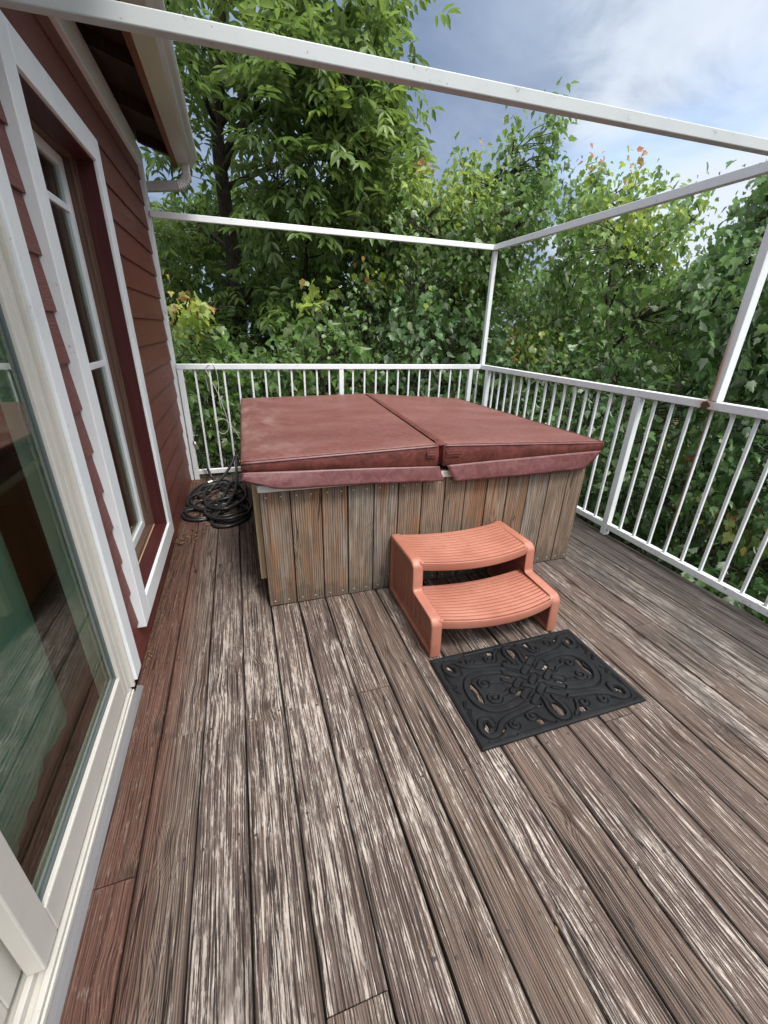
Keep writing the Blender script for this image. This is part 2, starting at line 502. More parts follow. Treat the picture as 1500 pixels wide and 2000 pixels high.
def leaf_mat(name, dark, mid, young, tip, back):
    """leaf attribute lf: r = random shade, g = youth"""
    M = Mat(name, .42, .5)
    nt = M.nt
    r, yth, w = M.attr('lf')
    col = M.mix(r, dark, mid)
    col = M.mix(yth.ss(.35, .75), col, young)
    col = M.mix(yth.ss(.86, .97), col, tip)
    geo = M.node('ShaderNodeNewGeometry'); bf = X(nt, geo.outputs['Backfacing'])
    col2 = M.mix(bf * .75, col, M.mix(yth.ss(.4, .9), back, young))
    M.color(col2)
    M.rough(r * .15 + .33)
    tl = M.node('ShaderNodeBsdfTranslucent')
    hs = M.node('ShaderNodeHueSaturation'); hs.inputs['Value'].default_value = 1.6; hs.inputs['Hue'].default_value = .485
    nt.links.new(col, hs.inputs['Color']); nt.links.new(hs.outputs[0], tl.inputs[0])
    mx = M.node('ShaderNodeMixShader'); mx.inputs[0].default_value = .42
    nt.links.new(M.b.outputs[0], mx.inputs[1]); nt.links.new(tl.outputs[0], mx.inputs[2])
    nt.links.new(mx.outputs[0], M.out.inputs['Surface'])
    return M


M_LEAF_H = leaf_mat('hickory_leaf', (.060, .118, .024), (.155, .245, .050), (.20, .30, .05), (.22, .30, .05), (.22, .29, .14))
M_LEAF_M = leaf_mat('maple_leaf', (.060, .128, .030), (.150, .265, .058), (.27, .36, .06), (.40, .19, .08), (.36, .42, .27))
M_LEAF_U = leaf_mat('understorey_leaf', (.050, .118, .036), (.125, .235, .068), (.24, .28, .06), (.42, .16, .07), (.42, .50, .36))
M_LEAF_D = leaf_mat('distant_leaf', (.045, .10, .024), (.10, .18, .042), (.08, .13, .025), (.1, .15, .03), (.08, .12, .05))


def bark_mat():
    M = Mat('dark_bark', .95, .2)
    x, y, z = M.world()
    n = M.noise(x * 40.0, y * 40.0, z * 9.0, 4, .65)
    M.color(M.mix(n.ss(.3, .7), (.022, .018, .014), (.095, .078, .06))); M.bump(n, .012, .8)
    return M


M_BARK = bark_mat()


def ground_mat():
    M = Mat('leaf_litter_ground', .95, .2)
    x, y, z = M.world()
    n = M.noise(x * 1.2, y * 1.2, 0.0, 6, .7); f = M.noise(x * 25.0, y * 25.0, 0.0, 4, .7)
    c = M.mix(f, (.03, .022, .013), (.09, .062, .036))
    M.color(M.mix(n.ss(.45, .6), c, (.03, .052, .014))); M.bump(f, .03, .6)
    return M


M_GROUND = ground_mat()

# ------------------------------------------------------------------ ground
GZ = -3.6
g = MB()
N = 60
def gh(x, y): return GZ - .07 * max(0, y - 4) - .05 * max(0, x - 3) + .25 * mnoise.noise((x * .23, y * .23, 0))
xs = [-260, -120, -60] + list(np.linspace(-25, 25, 26)) + [60, 120, 260]
gv = [[(x, y, gh(x, y) if abs(x) < 40 and abs(y) < 40 else GZ - 2.5) for y in xs] for x in xs]
for i in range(len(xs) - 1):
    for j in range(len(xs) - 1):
        g.face([gv[i][j], gv[i + 1][j], gv[i + 1][j + 1], gv[i][j + 1]])
tag(g.build('ground', M_GROUND, smooth=True), kind='structure')

# ------------------------------------------------------------------ deck
A0, PITCH, GAP = .1423, .145, .0045
DECK_Y0, DECK_Y1 = -1.6, 4.20
joints = {0: [.792], 1: [1.21], 2: [2.425], 4: [.387], 6: [1.21], 9: [-.02], 10: [1.62], 12: [.80], 14: [2.03], 16: [1.21], 18: [.387], 19: [2.43], 8: [2.43]}
d = MB()
for i in range(21):
    x1 = A0 + i * PITCH - GAP / 2; x0 = x1 - PITCH + GAP
    if i == 0: x0 = .012
    cuts = [DECK_Y0] + sorted(joints.get(i, [])) + [DECK_Y1 - rng.uniform(0, .01)]
    for k in range(len(cuts) - 1):
        y0 = cuts[k] + (.0015 if k else 0); y1 = cuts[k + 1] - (.0015 if k < len(cuts) - 2 else 0)
        zt = rng.uniform(-.0016, .0012)
        at = tuple(rng.random(3))
        n = 14
        # board with rounded long edges, subdivided along its length so it can cup and wander
        prof = [(0, -.036), (0, -.006), (.002, -.0018), (.006, 0), (.035, .0), (.07, -.0006), (.104, 0), (.133, 0), (.137, -.0018), (.139, -.006), (.139, -.036)]
        w = x1 - x0; prof = [((p[0] if p[0] < .07 else w - (.139 - p[0])), p[1]) for p in prof]
        ph = rng.uniform(0, 6)
        rows = []
        for j in range(n + 1):
            y = y0 + (y1 - y0) * j / n
            wob = .0009 * math.sin(y * 2.3 + ph) + .0005 * math.sin(y * 7 + ph)
            lift = .003 if (i == 0 and k == 1 and j == 0) else 0
            rows.append([(x0 + p[0] + wob, y, p[1] + zt + lift * (p[0] / w)) for p in prof])
        for j in range(n):
            for q in range(len(prof) - 1):
                a, b, c, e = rows[j][q], rows[j + 1][q], rows[j + 1][q + 1], rows[j][q + 1]
                uu0 = prof[q][0] + (prof[q][1] < -.01) * .01; uu1 = prof[q + 1][0] + (prof[q + 1][1] < -.01) * .01
                d.face([a, b, c, e], 0, [(uu0, a[1]), (uu0, b[1]), (uu1, c[1]), (uu1, e[1])], at)
        for rr in (rows[0], rows[-1]):
            d.face(rr, 0, [(p[0] - x0, p[1] + p[2]) for p in rr], at)
    # screws on the joists
    for yj in np.arange(-1.24, 4.3, .4085):
        for fx in (.022, w - .022):
            yy = yj + rng.uniform(-.012, .012); xx = x0 + fx + rng.uniform(-.004, .004)
            if any(abs(yy - q) < .03 for q in joints.get(i, [])): continue
            d.face([(xx + .0046 * math.cos(t), yy + .0046 * math.sin(t), .0024) for t in np.linspace(0, 2 * math.pi, 9)[:-1]], 1)
for yj in np.arange(-1.24, 4.3, .4085):
    d.box(.02, 3.03, yj - .02, yj + .02, -.22, -.038, 2)
d.box(3.032, 3.055, DECK_Y0, DECK_Y1, -.24, -.039, 2)
d.box(.0, 3.055, DECK_Y1 + .002, DECK_Y1 + .03, -.24, -.039, 2)
for px in (.3, 2.9):
    for py in (-1.2, 1.3, 4.05):
        d.box(px - .07, px + .07, py - .07, py + .07, GZ - .6, -.222, 2)
deck = d.build('deck', [M_DECK, M_NAIL, M_JOIST], recalc=True)
tag(deck, kind='structure')

# ------------------------------------------------------------------ house
house = tag(empty('house', (0, 0, -.3)), 'dark red lap-sided house wall with white trim along the deck', 'house')
HZ = (0, 0, .3)
WALL_Y0, WALL_Y1 = -2.4, 4.12
WIN = (1.74, 2.715, .13, 2.108)      # hole under the window trim (outer minus a little)
DOOR = (-1.3, 1.555, -.2, 2.12)


def hbuild(mb, name, mats, parent=None, **kw):
    """children of the house keep world coordinates"""
    o = mb.build(name, mats, parent or house, **kw)
    if (parent or house) is house: o.location = HZ
    return o


def spans(z):
    ys = [(WALL_Y0, WALL_Y1)]
    for (a, b, z0, z1) in (WIN, DOOR):
        if z0 < z < z1:
            ys = [s for (p, q) in ys for s in ((p, min(q, a)), (max(p, b), q)) if s[1] - s[0] > 1e-4]
    return ys


s = MB()
lines = [.152 + .154 * k - .154 * 2 for k in range(0, 18)]
for k, z0 in enumerate(lines):
    z1 = z0 + .154
    if z0 > 2.5: break
    cuts = sorted({z0, min(z1, 2.52), *[c for c in (WIN[2], WIN[3], DOOR[3]) if z0 < c < z1]})
    xf = lambda z: .013 - .0105 * (z - z0) / .154
    for a, b in zip(cuts[:-1], cuts[1:]):
        for (p, q) in spans((a + b) / 2):
            s.face([(xf(a), p, a), (xf(a), q, a), (xf(b), q, b), (xf(b), p, b)])
    for (p, q) in spans(z0 + 1e-3):
        s.face([(-.004, p, z0), (-.004, q, z0), (.013, q, z0), (.013, p, z0)])
wall = hbuild(s, 'siding', M_SIDE, recalc=False)
# structural wall behind the boards
s = MB()
for a, b in ((-.3, .13), (.13, 2.108), (2.108, 2.12), (2.12, 2.62)):
    for (p, q) in spans((a + b) / 2):
        s.box(-.15, -.006, p, q, a, b)
s.box(-3.6, -.152, 3.98, 4.115, -3.9, 2.62)
s.box(-3.6, -.006, WALL_Y0, 4.115, -4.2, -.302)
hbuild(s, 'wall', M_SIDE)
s = MB(); s.box(-3.4, -.17, WALL_Y0, 3.97, -.06, -.02, 1); s.box(-3.4, -.17, WALL_Y0, 3.97, 2.4, 2.45); s.box(-3.45, -3.4, WALL_Y0, 3.97, -.02, 2.4)
s.box(-3.4, -.17, WALL_Y0 - .05, WALL_Y0, -.02, 2.4); s.box(-3.4, -.153, 3.9, 3.97, -.02, 2.4)
hbuild(s, 'room', [M_ROOMWALL, M_ROOMFLOOR])
# corner board, frieze
s = MB(); s.box(-.10, .034, 4.122, 4.215, -.3, 2.5); hbuild(s, 'corner_board', M_TRIM, bevel=.003)
s = MB(); s.box(-.004, .034, WALL_Y0, 4.12, 2.395, 2.505); s.box(-.004, .022, WALL_Y0, 4.12, 2.506, 2.56); hbuild(s, 'frieze_board', M_TRIM, bevel=.003)

# roof with open dark soffit, rafter tails, fascia
s = MB()
sl = .30
zb = lambda x: 2.535 + (.262 - x) * sl
s.prism([(.30, zb(.30)), (.30, zb(.30) + .05), (-3.9, zb(-3.9) + .05), (-3.9, zb(-3.9))], 'y', -2.6, 4.312)
roof = hbuild(s, 'roof', M_ROOF)
s = MB()
s.prism([(.232, zb(.232) - .002), (.232, zb(.232) - .014), (-.02, zb(-.02) - .014), (-.02, zb(-.02) - .002)], 'y', -2.6, 4.31)
for y in np.arange(-2.3, 4.3, .58):
    s.prism([(.230, zb(.23) - .016), (.230, 2.47), (.036, 2.525), (.036, zb(.036) - .016)], 'y', y, y + .04)
o = s.build('soffit', M_SOFFIT, roof)
s = MB(); s.box(.233, .262, -2.6, 4.309, 2.455, 2.60); s.build('fascia', M_FASCIA, roof)
# gutter (K profile), brackets, downspout
s = MB()
gp = [(.264, 2.545), (.264, 2.462), (.355, 2.462), (.372, 2.474), (.380, 2.492), (.402, 2.508), (.412, 2.528), (.412, 2.556), (.398, 2.556), (.398, 2.550), (.406, 2.549), (.406, 2.531), (.397, 2.514), (.374, 2.498), (.366, 2.480), (.352, 2.468), (.270, 2.468), (.270, 2.545)]
s.prism(gp, 'y', -2.6, 4.30)
s.prism(gp[:8] + [(.398, 2.556)], 'y', 4.301, 4.306)
gut = hbuild(s, 'gutter', M_GUTTER)
s = MB()
path = [(.322, 4.235, 2.47), (.322, 4.235, 2.42)] + [(.322 - .085 * (1 - math.cos(t)), 4.235, 2.41 - .085 * math.sin(t)) for t in np.linspace(.0, R(82), 19)] + [(.10, 4.235, 2.306), (-.2, 4.235, 2.27)]
hw, hd = .036, .030
ring = []
for i, p in enumerate(path):
    p = np.array(p); t = np.array(path[min(i + 1, len(path) - 1)]) - np.array(path[max(0, i - 1)]); t = t / np.linalg.norm(t)
    a = np.array((0, 1, 0)); b = np.cross(t, a)
    rib = .004 if (2 <= i <= 20 and i % 2) else 0
    hw_, hd_ = hw + rib, hd + rib
    c = .009
    ring.append([p + a * q[0] + b * q[1] for q in ((hw_ - c, hd_), (hw_, hd_ - c), (hw_, -hd_ + c), (hw_ - c, -hd_), (-hw_ + c, -hd_), (-hw_, -hd_ + c), (-hw_, hd_ - c), (-hw_ + c, hd_))])
for i in range(len(ring) - 1):
    for k in range(8):
        s.face([ring[i][k], ring[i][(k + 1) % 8], ring[i + 1][(k + 1) % 8], ring[i + 1][k]])
s.build('downspout', M_GUTTER, gut, recalc=False)


# window: trim (the part) > jamb, sash, pane
def frame(mb, y0, y1, z0, z1, w, x0, x1, mi=0, wb=None, wt=None):
    wb = wb or w; wt = wt or w
    mb.box(x0, x1, y0, y0 + w, z0, z1, mi, 'z'); mb.box(x0, x1, y1 - w, y1, z0, z1, mi, 'z')
    mb.box(x0, x1, y0 + w, y1 - w, z0, z0 + wb, mi, 'y'); mb.box(x0, x1, y0 + w, y1 - w, z1 - wt, z1, mi, 'y')


s = MB(); frame(s, 1.73, 2.725, .122, 2.116, .1, -.002, .040)
win = hbuild(s, 'window', M_TRIM, bevel=.003)
s = MB(); frame(s, 1.81, 2.645, .202, 2.036, .026, -.042, .026); s.build('jamb', M_REVEAL, win)
s = MB(); frame(s, 1.81, 2.645, .202, 2.036, .024, -.125, -.043); frame(s, 1.834, 2.621, .226, 2.012, .008, -.066, -.056, 0); s.build('stop_moulding', M_BROWNW, win, bevel=.002)
s = MB(); s.box(-.046, -.041, 1.831, 2.624, .2265, .230); s.build('sill_bead', M_CREAMW, win)
s = MB(); frame(s, 1.836, 2.619, .228, 2.010, .042, -.124, -.092)
for z in (1.165, 1.815): s.box(-.112, -.098, 1.8785, 2.5765, z - .014, z + .014)
s.build('sash', M_TRIM, win, bevel=.002)
s = MB(); s.box(-.110, -.104, 1.8785, 2.5765, .2705, 1.9675); s.build('pane', M_GLASS, win)

# patio door: trim (the part) > frame, stiles, panes, threshold
s = MB()
s.box(-.002, .034, 1.485, 1.566, .052, 2.20, 0, 'z'); s.box(-.002, .034, -1.4, 1.4845, 2.10, 2.20)
pd = hbuild(s, 'patio_door', M_TRIM, bevel=.003)
s = MB()
s.box(-.02, .024, 1.468, 1.4845, .034, 2.099, 0, 'z'); s.box(-.09, .010, 1.440, 1.467, .034, 2.099, 0, 'z')
s.box(-.09, .02, -1.3, 1.4395, 2.06, 2.099)
s.build('door_frame', M_VINYL, pd, bevel=.003)
s = MB(); s.box(-.03, .008, 1.405, 1.4395, .052, 2.058, 0, 'z'); s.box(-.03, .008, .63, .700, .052, 2.058, 0, 'z')
s.box(-.03, .008, .7005, 1.4045, .052, .150); s.box(-.03, .008, .7005, 1.4045, 1.98, 2.058)
stile = s.build('sliding_panel', M_VINYL, pd, bevel=.004)
s = MB(); frame(s, .6995, 1.4055, .150, 1.981, .009, -.021, -.004); s.build('gasket', plain('grey_gasket', (.10, .12, .12), .5), stile)
s = MB(); s.box(-.016, -.009, .70, 1.406, .151, 1.98); s.build('pane', M_GLASSG, stile)
s = MB(); frame(s, -.3, .66, .052, 2.058, .075, -.075, -.042); p2 = s.build('fixed_panel', M_VINYL, pd, bevel=.004)
s = MB(); s.box(-.062, -.055, -.225, .585, .127, 1.984); s.build('pane', M_GLASSG, p2)
s = MB(); s.box(-.10, -.002, -1.3, 1.4675, -.03, .022); s.box(-.002, .012, -1.3, 1.4675, -.03, .034); s.box(-.032, -.018, -1.3, 1.4395, .023, .046); s.box(-.07, -.06, -1.3, .60, .023, .05)
s.box(.013, .020, -1.3, 1.4675, -.0, .026)
s.build('threshold', M_VINYL, pd, bevel=.002)
s = MB(); s.prism([(.021, .001), (.021, .012), (.034, .0085), (.043, .0022), (.043, .001)], 'y', -1.3, 1.50); s.build('sill_flashing', M_STEELGREY, pd)
# tap
s = MB(); s.tube([(.035, 4.165, .415), (.05, 4.15, .415), (.075, 4.13, .415), (.115, 4.10, .42)], [.016, .012, .011, .011], 10)
s.tube([(.07, 4.13, .415), (.078, 4.12, .39), (.092, 4.11, .362)], [.011, .011, .014], 10)
tap = hbuild(s, 'faucet', M_BRASS, smooth=True)
s = MB(); s.tube([(.118, 4.097, .421), (.130, 4.088, .423)], .023, 7); s.tube([(.130, 4.088, .423), (.135, 4.084, .424)], [.018, .012], 7); s.build('handle', M_BLACKP, tap)

# curtain in the room
s = MB()
ny, nz = 120, 16
def cpt(i, j):
    y = -.1 + 1.49 * i / ny; z = .055 + 1.98 * j / nz
    a = .010 * math.sin(y * 30 + .5 * math.sin(z * 2)) * (.6 + .4 * math.sin(y * 5)) + .003 * math.sin(y * 71 + z)
    return (-.165 + a + .012 * math.sin(z * 3 + y * 9), y + .015 * math.sin(z * 2.2 + y * 3), z + .006 * math.sin(y * 5))
for i in range(ny):
    for j in range(nz):
        s.face([cpt(i, j), cpt(i + 1, j), cpt(i + 1, j + 1), cpt(i, j + 1)])
cur = s.build('curtain', M_CURT, smooth=True, recalc=False)
bm = bmesh.new(); bm.from_mesh(cur.data); bmesh.ops.remove_doubles(bm, verts=bm.verts, dist=1e-5); bm.to_mesh(cur.data); bm.free()
tag(cur, 'teal green curtain hanging behind the patio door glass', 'curtain')

# ------------------------------------------------------------------ railing
rail = tag(empty('railing', (3.02, 4.123, 0)), 'white painted steel railing with square balusters around the deck edge', 'railing')
def rbuild(mb, name, mat=M_RAIL, parent=rail, **kw):
    o = mb.build(name, mat, parent, **kw); o.location = -parent.location; return o
YB, XR = 4.123, 3.02
TZ0, TZ1, BZ0, BZ1 = .998, 1.043, .052, .094
def bx(*a):
    q = MB(); q.box(*a, grain='z'); return q
rbuild(bx(.045, 2.995, YB - .022, YB + .022, TZ0, TZ1), 'top_rail', bevel=.004)
rbuild(bx(XR - .024, XR + .024, -1.5, YB + .022, TZ0, TZ1), 'top_rail', bevel=.004)
rbuild(bx(.090, 2.996, YB - .018, YB + .018, BZ0, BZ1), 'bottom_rail', bevel=.003)
rbuild(bx(XR - .020, XR + .020, -1.5, YB + .018, BZ0, BZ1), 'bottom_rail', bevel=.003)
def post_b(x): return bx(x - .022, x + .022, YB - .020, YB + .020, .0008, TZ0 - .0005)
def post_r(y): return bx(XR - .022, XR + .022, y - .022, y + .022, .0008, TZ0 - .0005)
XM = 1.482
for x in (.067, XM, 2.885): rbuild(post_b(x), 'post', bevel=.003)
YM, YC = 2.118, 3.985
for y in (YC, YM, .232): rbuild(post_r(y), 'post', bevel=.003)
S0, S1 = BZ1 + .0005, TZ0 - .0005
bal = []
for a, b, n in ((.067, XM, 12), (XM, 2.885, 12)):
    bal += [(a + (b - a) * k / n, YB) for k in range(1, n)]
bal += [(2.975, YB)]
for a, b, n in ((YC, YM, 16), (YM, .232, 16)):
    bal += [(XR, a + (b - a) * k / n) for k in range(1, n)]
bal += [(XR, .232 - .118 * k) for k in range(1, 6)]
for x, y in bal:
    rbuild(bx(x - .008, x + .008, y - .008, y + .008, S0, S1), 'baluster', bevel=.0015)

# ------------------------------------------------------------------ overhead frame
can = tag(empty('overhead_frame', (XR, YB, 1.05)), 'bare white tube frame standing above the railing, without its awning', 'awning frame')
UZ0, UZ1 = 2.082, 2.130
YF = 1.645
rbuild(bx(XR - .02, XR + .02, YB - .02, YB + .02, TZ1 + .0008, UZ0 - .0005), 'post', M_RAIL, can, bevel=.003)
rbuild(bx(XR - .024, XR + .03, YF - .022, YF + .022, TZ1 + .0008, UZ0 - .0005), 'post', M_RAIL, can, bevel=.003)
rbuild(bx(.036, XR - .0255, YB - .018, YB + .018, UZ0 + .002, UZ1 - .002), 'beam', M_RAIL, can, bevel=.003)
q = bx(XR - .025, XR + .002, -1.4, YB + .022, UZ0, UZ1); q.box(XR + .0045, XR + .026, -1.4, YB + .020, UZ0 + .003, UZ1 - .002)
rbuild(q, 'beam', M_RAIL, can, bevel=.003)
q = MB(); q.box(.036, XR - .0255, YF - .018, YF + .018, 0, .042, grain='x')
q.v = [(x, y, z + 2.070 + .030 * (x - .9) / 2.0) for x, y, z in q.v]
rbuild(q, 'beam', M_BEAM, can, bevel=.0035)

# ------------------------------------------------------------------ hot tub
TX0, TX1, TY0, TY1, TH = .574, 2.475, 1.89, 3.80, .648
tub = tag(empty('hot_tub', ((TX0 + TX1) / 2, TY0, 0)), 'hot tub in a weathered plank cabinet at the deck corner', 'hot tub')
def tbuild(mb, name, mat, parent=tub, **kw):
    o = mb.build(name, mat, parent, **kw)
    if parent is tub: o.location = -tub.location
    return o
s = MB()
seams = [TX0, .716, .866, .999, 1.137, 1.27, 1.404, 1.539, 1.664, 1.80, 1.937, 2.075, 2.216, 2.353, TX1]
for k in range(len(seams) - 1):
    a, b = seams[k] + .003, seams[k + 1] - .003
    at = tuple(rng.random(3)); o_ = rng.uniform(-.002, .002)
    s.box(a, b, TY0 + o_, TY0 + .02, .004 + rng.uniform(0, .004), TH - .003, 0, 'z', at)
x = TX1
for k in range(14):
    y0 = TY0 + .0235 + k * (TY1 - TY0 - .04) / 14
    s.box(x - .02, x + rng.uniform(-.002, .002), y0 + .003, y0 + (TY1 - TY0 - .04) / 14 - .003, .005, TH - .003, 0, 'z', tuple(rng.random(3)))
s.box(TX0 + .03, TX1 - .021, TY0 + .0205, TY1, .002, TH - .004, 1)
tbuild(s, 'cabinet', [M_CAB, M_SOFFIT], bevel=.0022)
M_SCREW = plain('pale_screw_head', (.45, .42, .36), .4)
for yy in seams[:-1]:
    for z in (.035, .62):
        for dx in (.03, .10):
            xx = yy + dx; t = np.linspace(0, 2 * math.pi, 9)[:-1]
            s = MB(); s.face([(xx + .004 * math.cos(w), TY0 - .0026, z + .004 * math.sin(w)) for w in t])
            tbuild(s, 'screw', M_SCREW)
# left side: stained panel with a pale lumber frame standing proud, black latch
s = MB(); s.box(TX0 + .002, TX0 + .0295, TY0 + .0215, TY1, .006, TH - .006, 0, 'z')
tbuild(s, 'side_panel', M_PANELW)
s = MB(); s.box(TX0 - .028, TX0 + .0015, TY0 + .10, TY0 + .142, .12, .655, 0, 'z'); s.box(TX0 - .028, TX0 + .0015, TY1 - .2, TY1 - .158, .12, .655, 0, 'z'); s.box(TX0 - .028, TX0 + .0015, TY0 + .143, TY1 - .2005, .605, .645, 0, 'y')
tbuild(s, 'access_frame', M_CREAMW, bevel=.002)
s = MB(); s.box(TX0 - .042, TX0 - .0285, TY0 + .104, TY0 + .138, .455, .50); s.box(TX0 - .05, TX0 - .0425, TY0 + .112, TY0 + .13, .44, .47)
tbuild(s, 'latch', M_BLACKP, bevel=.002)
# acrylic shell lip
s = MB()
for (a, b, c, e) in ((TX0 - .006, TX1 + .006, TY0 - .008, TY0 + .12), (TX0 - .006, TX1 + .006, TY1 - .12, TY1 + .008), (TX0 - .006, TX0 + .12, TY0 + .1205, TY1 - .1205), (TX1 - .12, TX1 + .006, TY0 + .1205, TY1 - .1205)):
    s.box(a, b, c, e, TH - .002, TH + .036)
tbuild(s, 'rim', M_ACRYL, bevel=.007)
s = MB(); s.box(TX0 + .121, TX1 - .121, TY0 + .121, TY1 - .121, .5, .52); tbuild(s, 'water', plain('dark_water', (.02, .05, .05), .05))

# ------------------------------------------------------------------ spa cover
cov = tag(empty('spa_cover', (1.5, 2.85, .69)), 'maroon vinyl folding cover lying closed over the hot tub', 'cover')
def cbuild(mb, name, mat, parent=cov, **kw):
    o = mb.build(name, mat, parent, **kw)
    if parent is cov: o.location = -cov.location
    return o
# corners: (x, y, z_top, z_bottom)
FL, FM, FR = (.514, 1.862, .811, .762), (1.474, 1.862, .836, .718), (2.528, 1.862, .795, .737)
BL, BM, BR = (.541, 3.87, .787, .735), (1.655, 3.87, .807, .70), (2.620, 3.87, .742, .69)
def lerp(a, b, t): return tuple(p + (q - p) * t for p, q in zip(a, b))
def cover_panel(c00, c10, c01, c11, seed, rr_at):
    """top sheet as a grid with rounded corner(s), sides with gentle puckers; returns bmesh-like MB with welded verts"""
    nx, ny = 36, 60
    mb = MB(); top = {}; idx = {}
    def P(i, j):
        u, v = i / nx, j / ny
        a = lerp(lerp(c00, c10, u), lerp(c01, c11, u), v)
        x, y, zt, zb_ = a
        # gentle sag of the foam between its edges plus surface waviness
        sag = -.008 * math.sin(math.pi * u) * math.sin(math.pi * v)
        wav = .0035 * mnoise.noise((x * 3.1, y * 3.1, seed)) + .0016 * mnoise.noise((x * 9, y * 9, seed + 3))
        e = min(u * 1.0, (1 - u), v * 2, (1 - v) * 2)
        edge = max(0.0, 1 - e / .02)
        return (x, y, zt + sag + wav * min(1, e * 14) - .005 * edge ** 2, zb_)
    grid = [[P(i, j) for j in range(ny + 1)] for i in range(nx + 1)]
    base = len(mb.v)
    for i in range(nx + 1):
        for j in range(ny + 1): mb.v.append(grid[i][j][:3])
    def id_(i, j): return base + i * (ny + 1) + j
    for i in range(nx):
        for j in range(ny):
            mb.f.append((id_(i, j), id_(i + 1, j), id_(i + 1, j + 1), id_(i, j + 1))); mb.mi.append(0); mb.uv.append([(0, 0)] * 4); mb.at.append((0, 0, 0))
    loop = [(i, 0) for i in range(nx)] + [(nx, j) for j in range(ny)] + [(i, ny) for i in range(nx, 0, -1)] + [(0, j) for j in range(ny, 0, -1)]
    cx = sum(c[0] for c in (c00, c10, c01, c11)) / 4; cyy = sum(c[1] for c in (c00, c10, c01, c11)) / 4
    rings = []
    for lev, (f, off) in enumerate(((0, 0), (.1, .004), (.5, .005), (.9, .003), (1, -.002))):
        row = []
        for (i, j) in loop:
            x, y, zt, zb_ = grid[i][j]
            ox = (-1 if i == 0 else 1 if i == nx else 0); oy = (-1 if j == 0 else 1 if j == ny else 0)
            pk = 1 + .8 * mnoise.noise((x * 7, y * 7, f * 3 + seed))
            row.append(id_(i, j) if lev == 0 else len(mb.v))
            if lev: mb.v.append((x + ox * off * pk, y + oy * off * pk, zt + (zb_ - zt) * f))
        rings.append(row)
    n = len(loop)
    for a, b in zip(rings[:-1], rings[1:]):
        for k in range(n):
            k2 = (k + 1) % n
            mb.f.append((a[k], b[k], b[k2], a[k2])); mb.mi.append(1); mb.uv.append([(0, 0)] * 4); mb.at.append((0, 0, 0))
    mb.f.append(tuple(rings[-1])); mb.mi.append(1); mb.uv.append([(0, 0)] * n); mb.at.append((0, 0, 0))
    return mb
g0 = .012
FM0, FM1 = (FM[0] - g0, *FM[1:]), (FM[0] + g0 + .014, *FM[1:])
BM0, BM1 = (BM[0] - g0, *BM[1:]), (BM[0] + g0, *BM[1:])
for (a, b, c, e, sd) in ((FL, FM0, BL, BM0, 1.0), (FM1, FR, BM1, BR, 6.0)):
    cbuild(cover_panel(a, b, c, e, sd, 0), 'panel', [M_COVER, M_COVSIDE], smooth=True)
# hinge strip along the fold
s = MB(); n = 30
for k in range(n):
    t0, t1 = k / n, (k + 1) / n
    a, b = lerp(FM, BM, t0), lerp(FM, BM, t1)
    wv = lambda t: .016 + .002 * mnoise.noise((t * 20, 0, 4))
    dz = lambda t: (.0025 if t > .03 else -.006 + .0085 * t / .03)
    for side in (-1, 1):
        s.face([(a[0], a[1] + .004, a[2] + dz(t0) - .004), (b[0], b[1], b[2] + dz(t1) - .004), (b[0] + side * wv(t1) + .006, b[1], b[2] + dz(t1)), (a[0] + side * wv(t0) + .006, a[1] + .004, a[2] + dz(t0))])
# gathered vinyl hanging down between the two panels at the front
for k in range(9):
    x0 = FM[0] - .010 + k * .0042
    y0 = FM[1] + .008 + (.012 if k % 2 else 0); y1 = FM[1] + .008 + (0 if k % 2 else .012)
    s.face([(x0, y0, FM[2] - .006), (x0 + .0042, y1, FM[2] - .006), (x0 + .0042 + .003, y1, FM[3] + .008), (x0 + .003, y0, FM[3] + .008)])
hinge = cbuild(s, 'hinge', M_COVSIDE, recalc=False)
# handle tabs sewn beside the fold
for (xa, xb) in ((1.398, 1.452), (1.506, 1.588)):
    z = .785; s = MB()
    s.box(xa, xb, 1.8495, 1.8545, z - .016, z + .016); s.box(xa + .006, xb - .004, 1.846, 1.849, z - .004, z + .004)
    cbuild(s, 'handle_tab', M_COVSIDE, bevel=.002)
# stitched welt on the front edges
s = MB()
for a, b in ((FL, FM0), (FM1, FR)):
    s.tube([(p[0], p[1] - .0055, p[2] - .010) for p in [lerp(a, b, t) for t in np.linspace(0.0, 1, 24)]], .0026, 6)
    s.tube([(p[0], p[1] + .003, p[2] - .0015) for p in [lerp(a, b, t) for t in np.linspace(0.0, 1, 24)]], .0022, 6)
a, b = FL, BL
s.tube([(p[0] + .002, p[1], p[2] - .002) for p in [lerp(a, b, t) for t in np.linspace(0, 1, 30)]], .0022, 6)
s.tube([(p[0] - .002, p[1], p[2] - .002) for p in [lerp(FR, BR, t) for t in np.linspace(0, 1, 30)]], .0022, 6)
cbuild(s, 'piping', M_SKIRT, smooth=True)


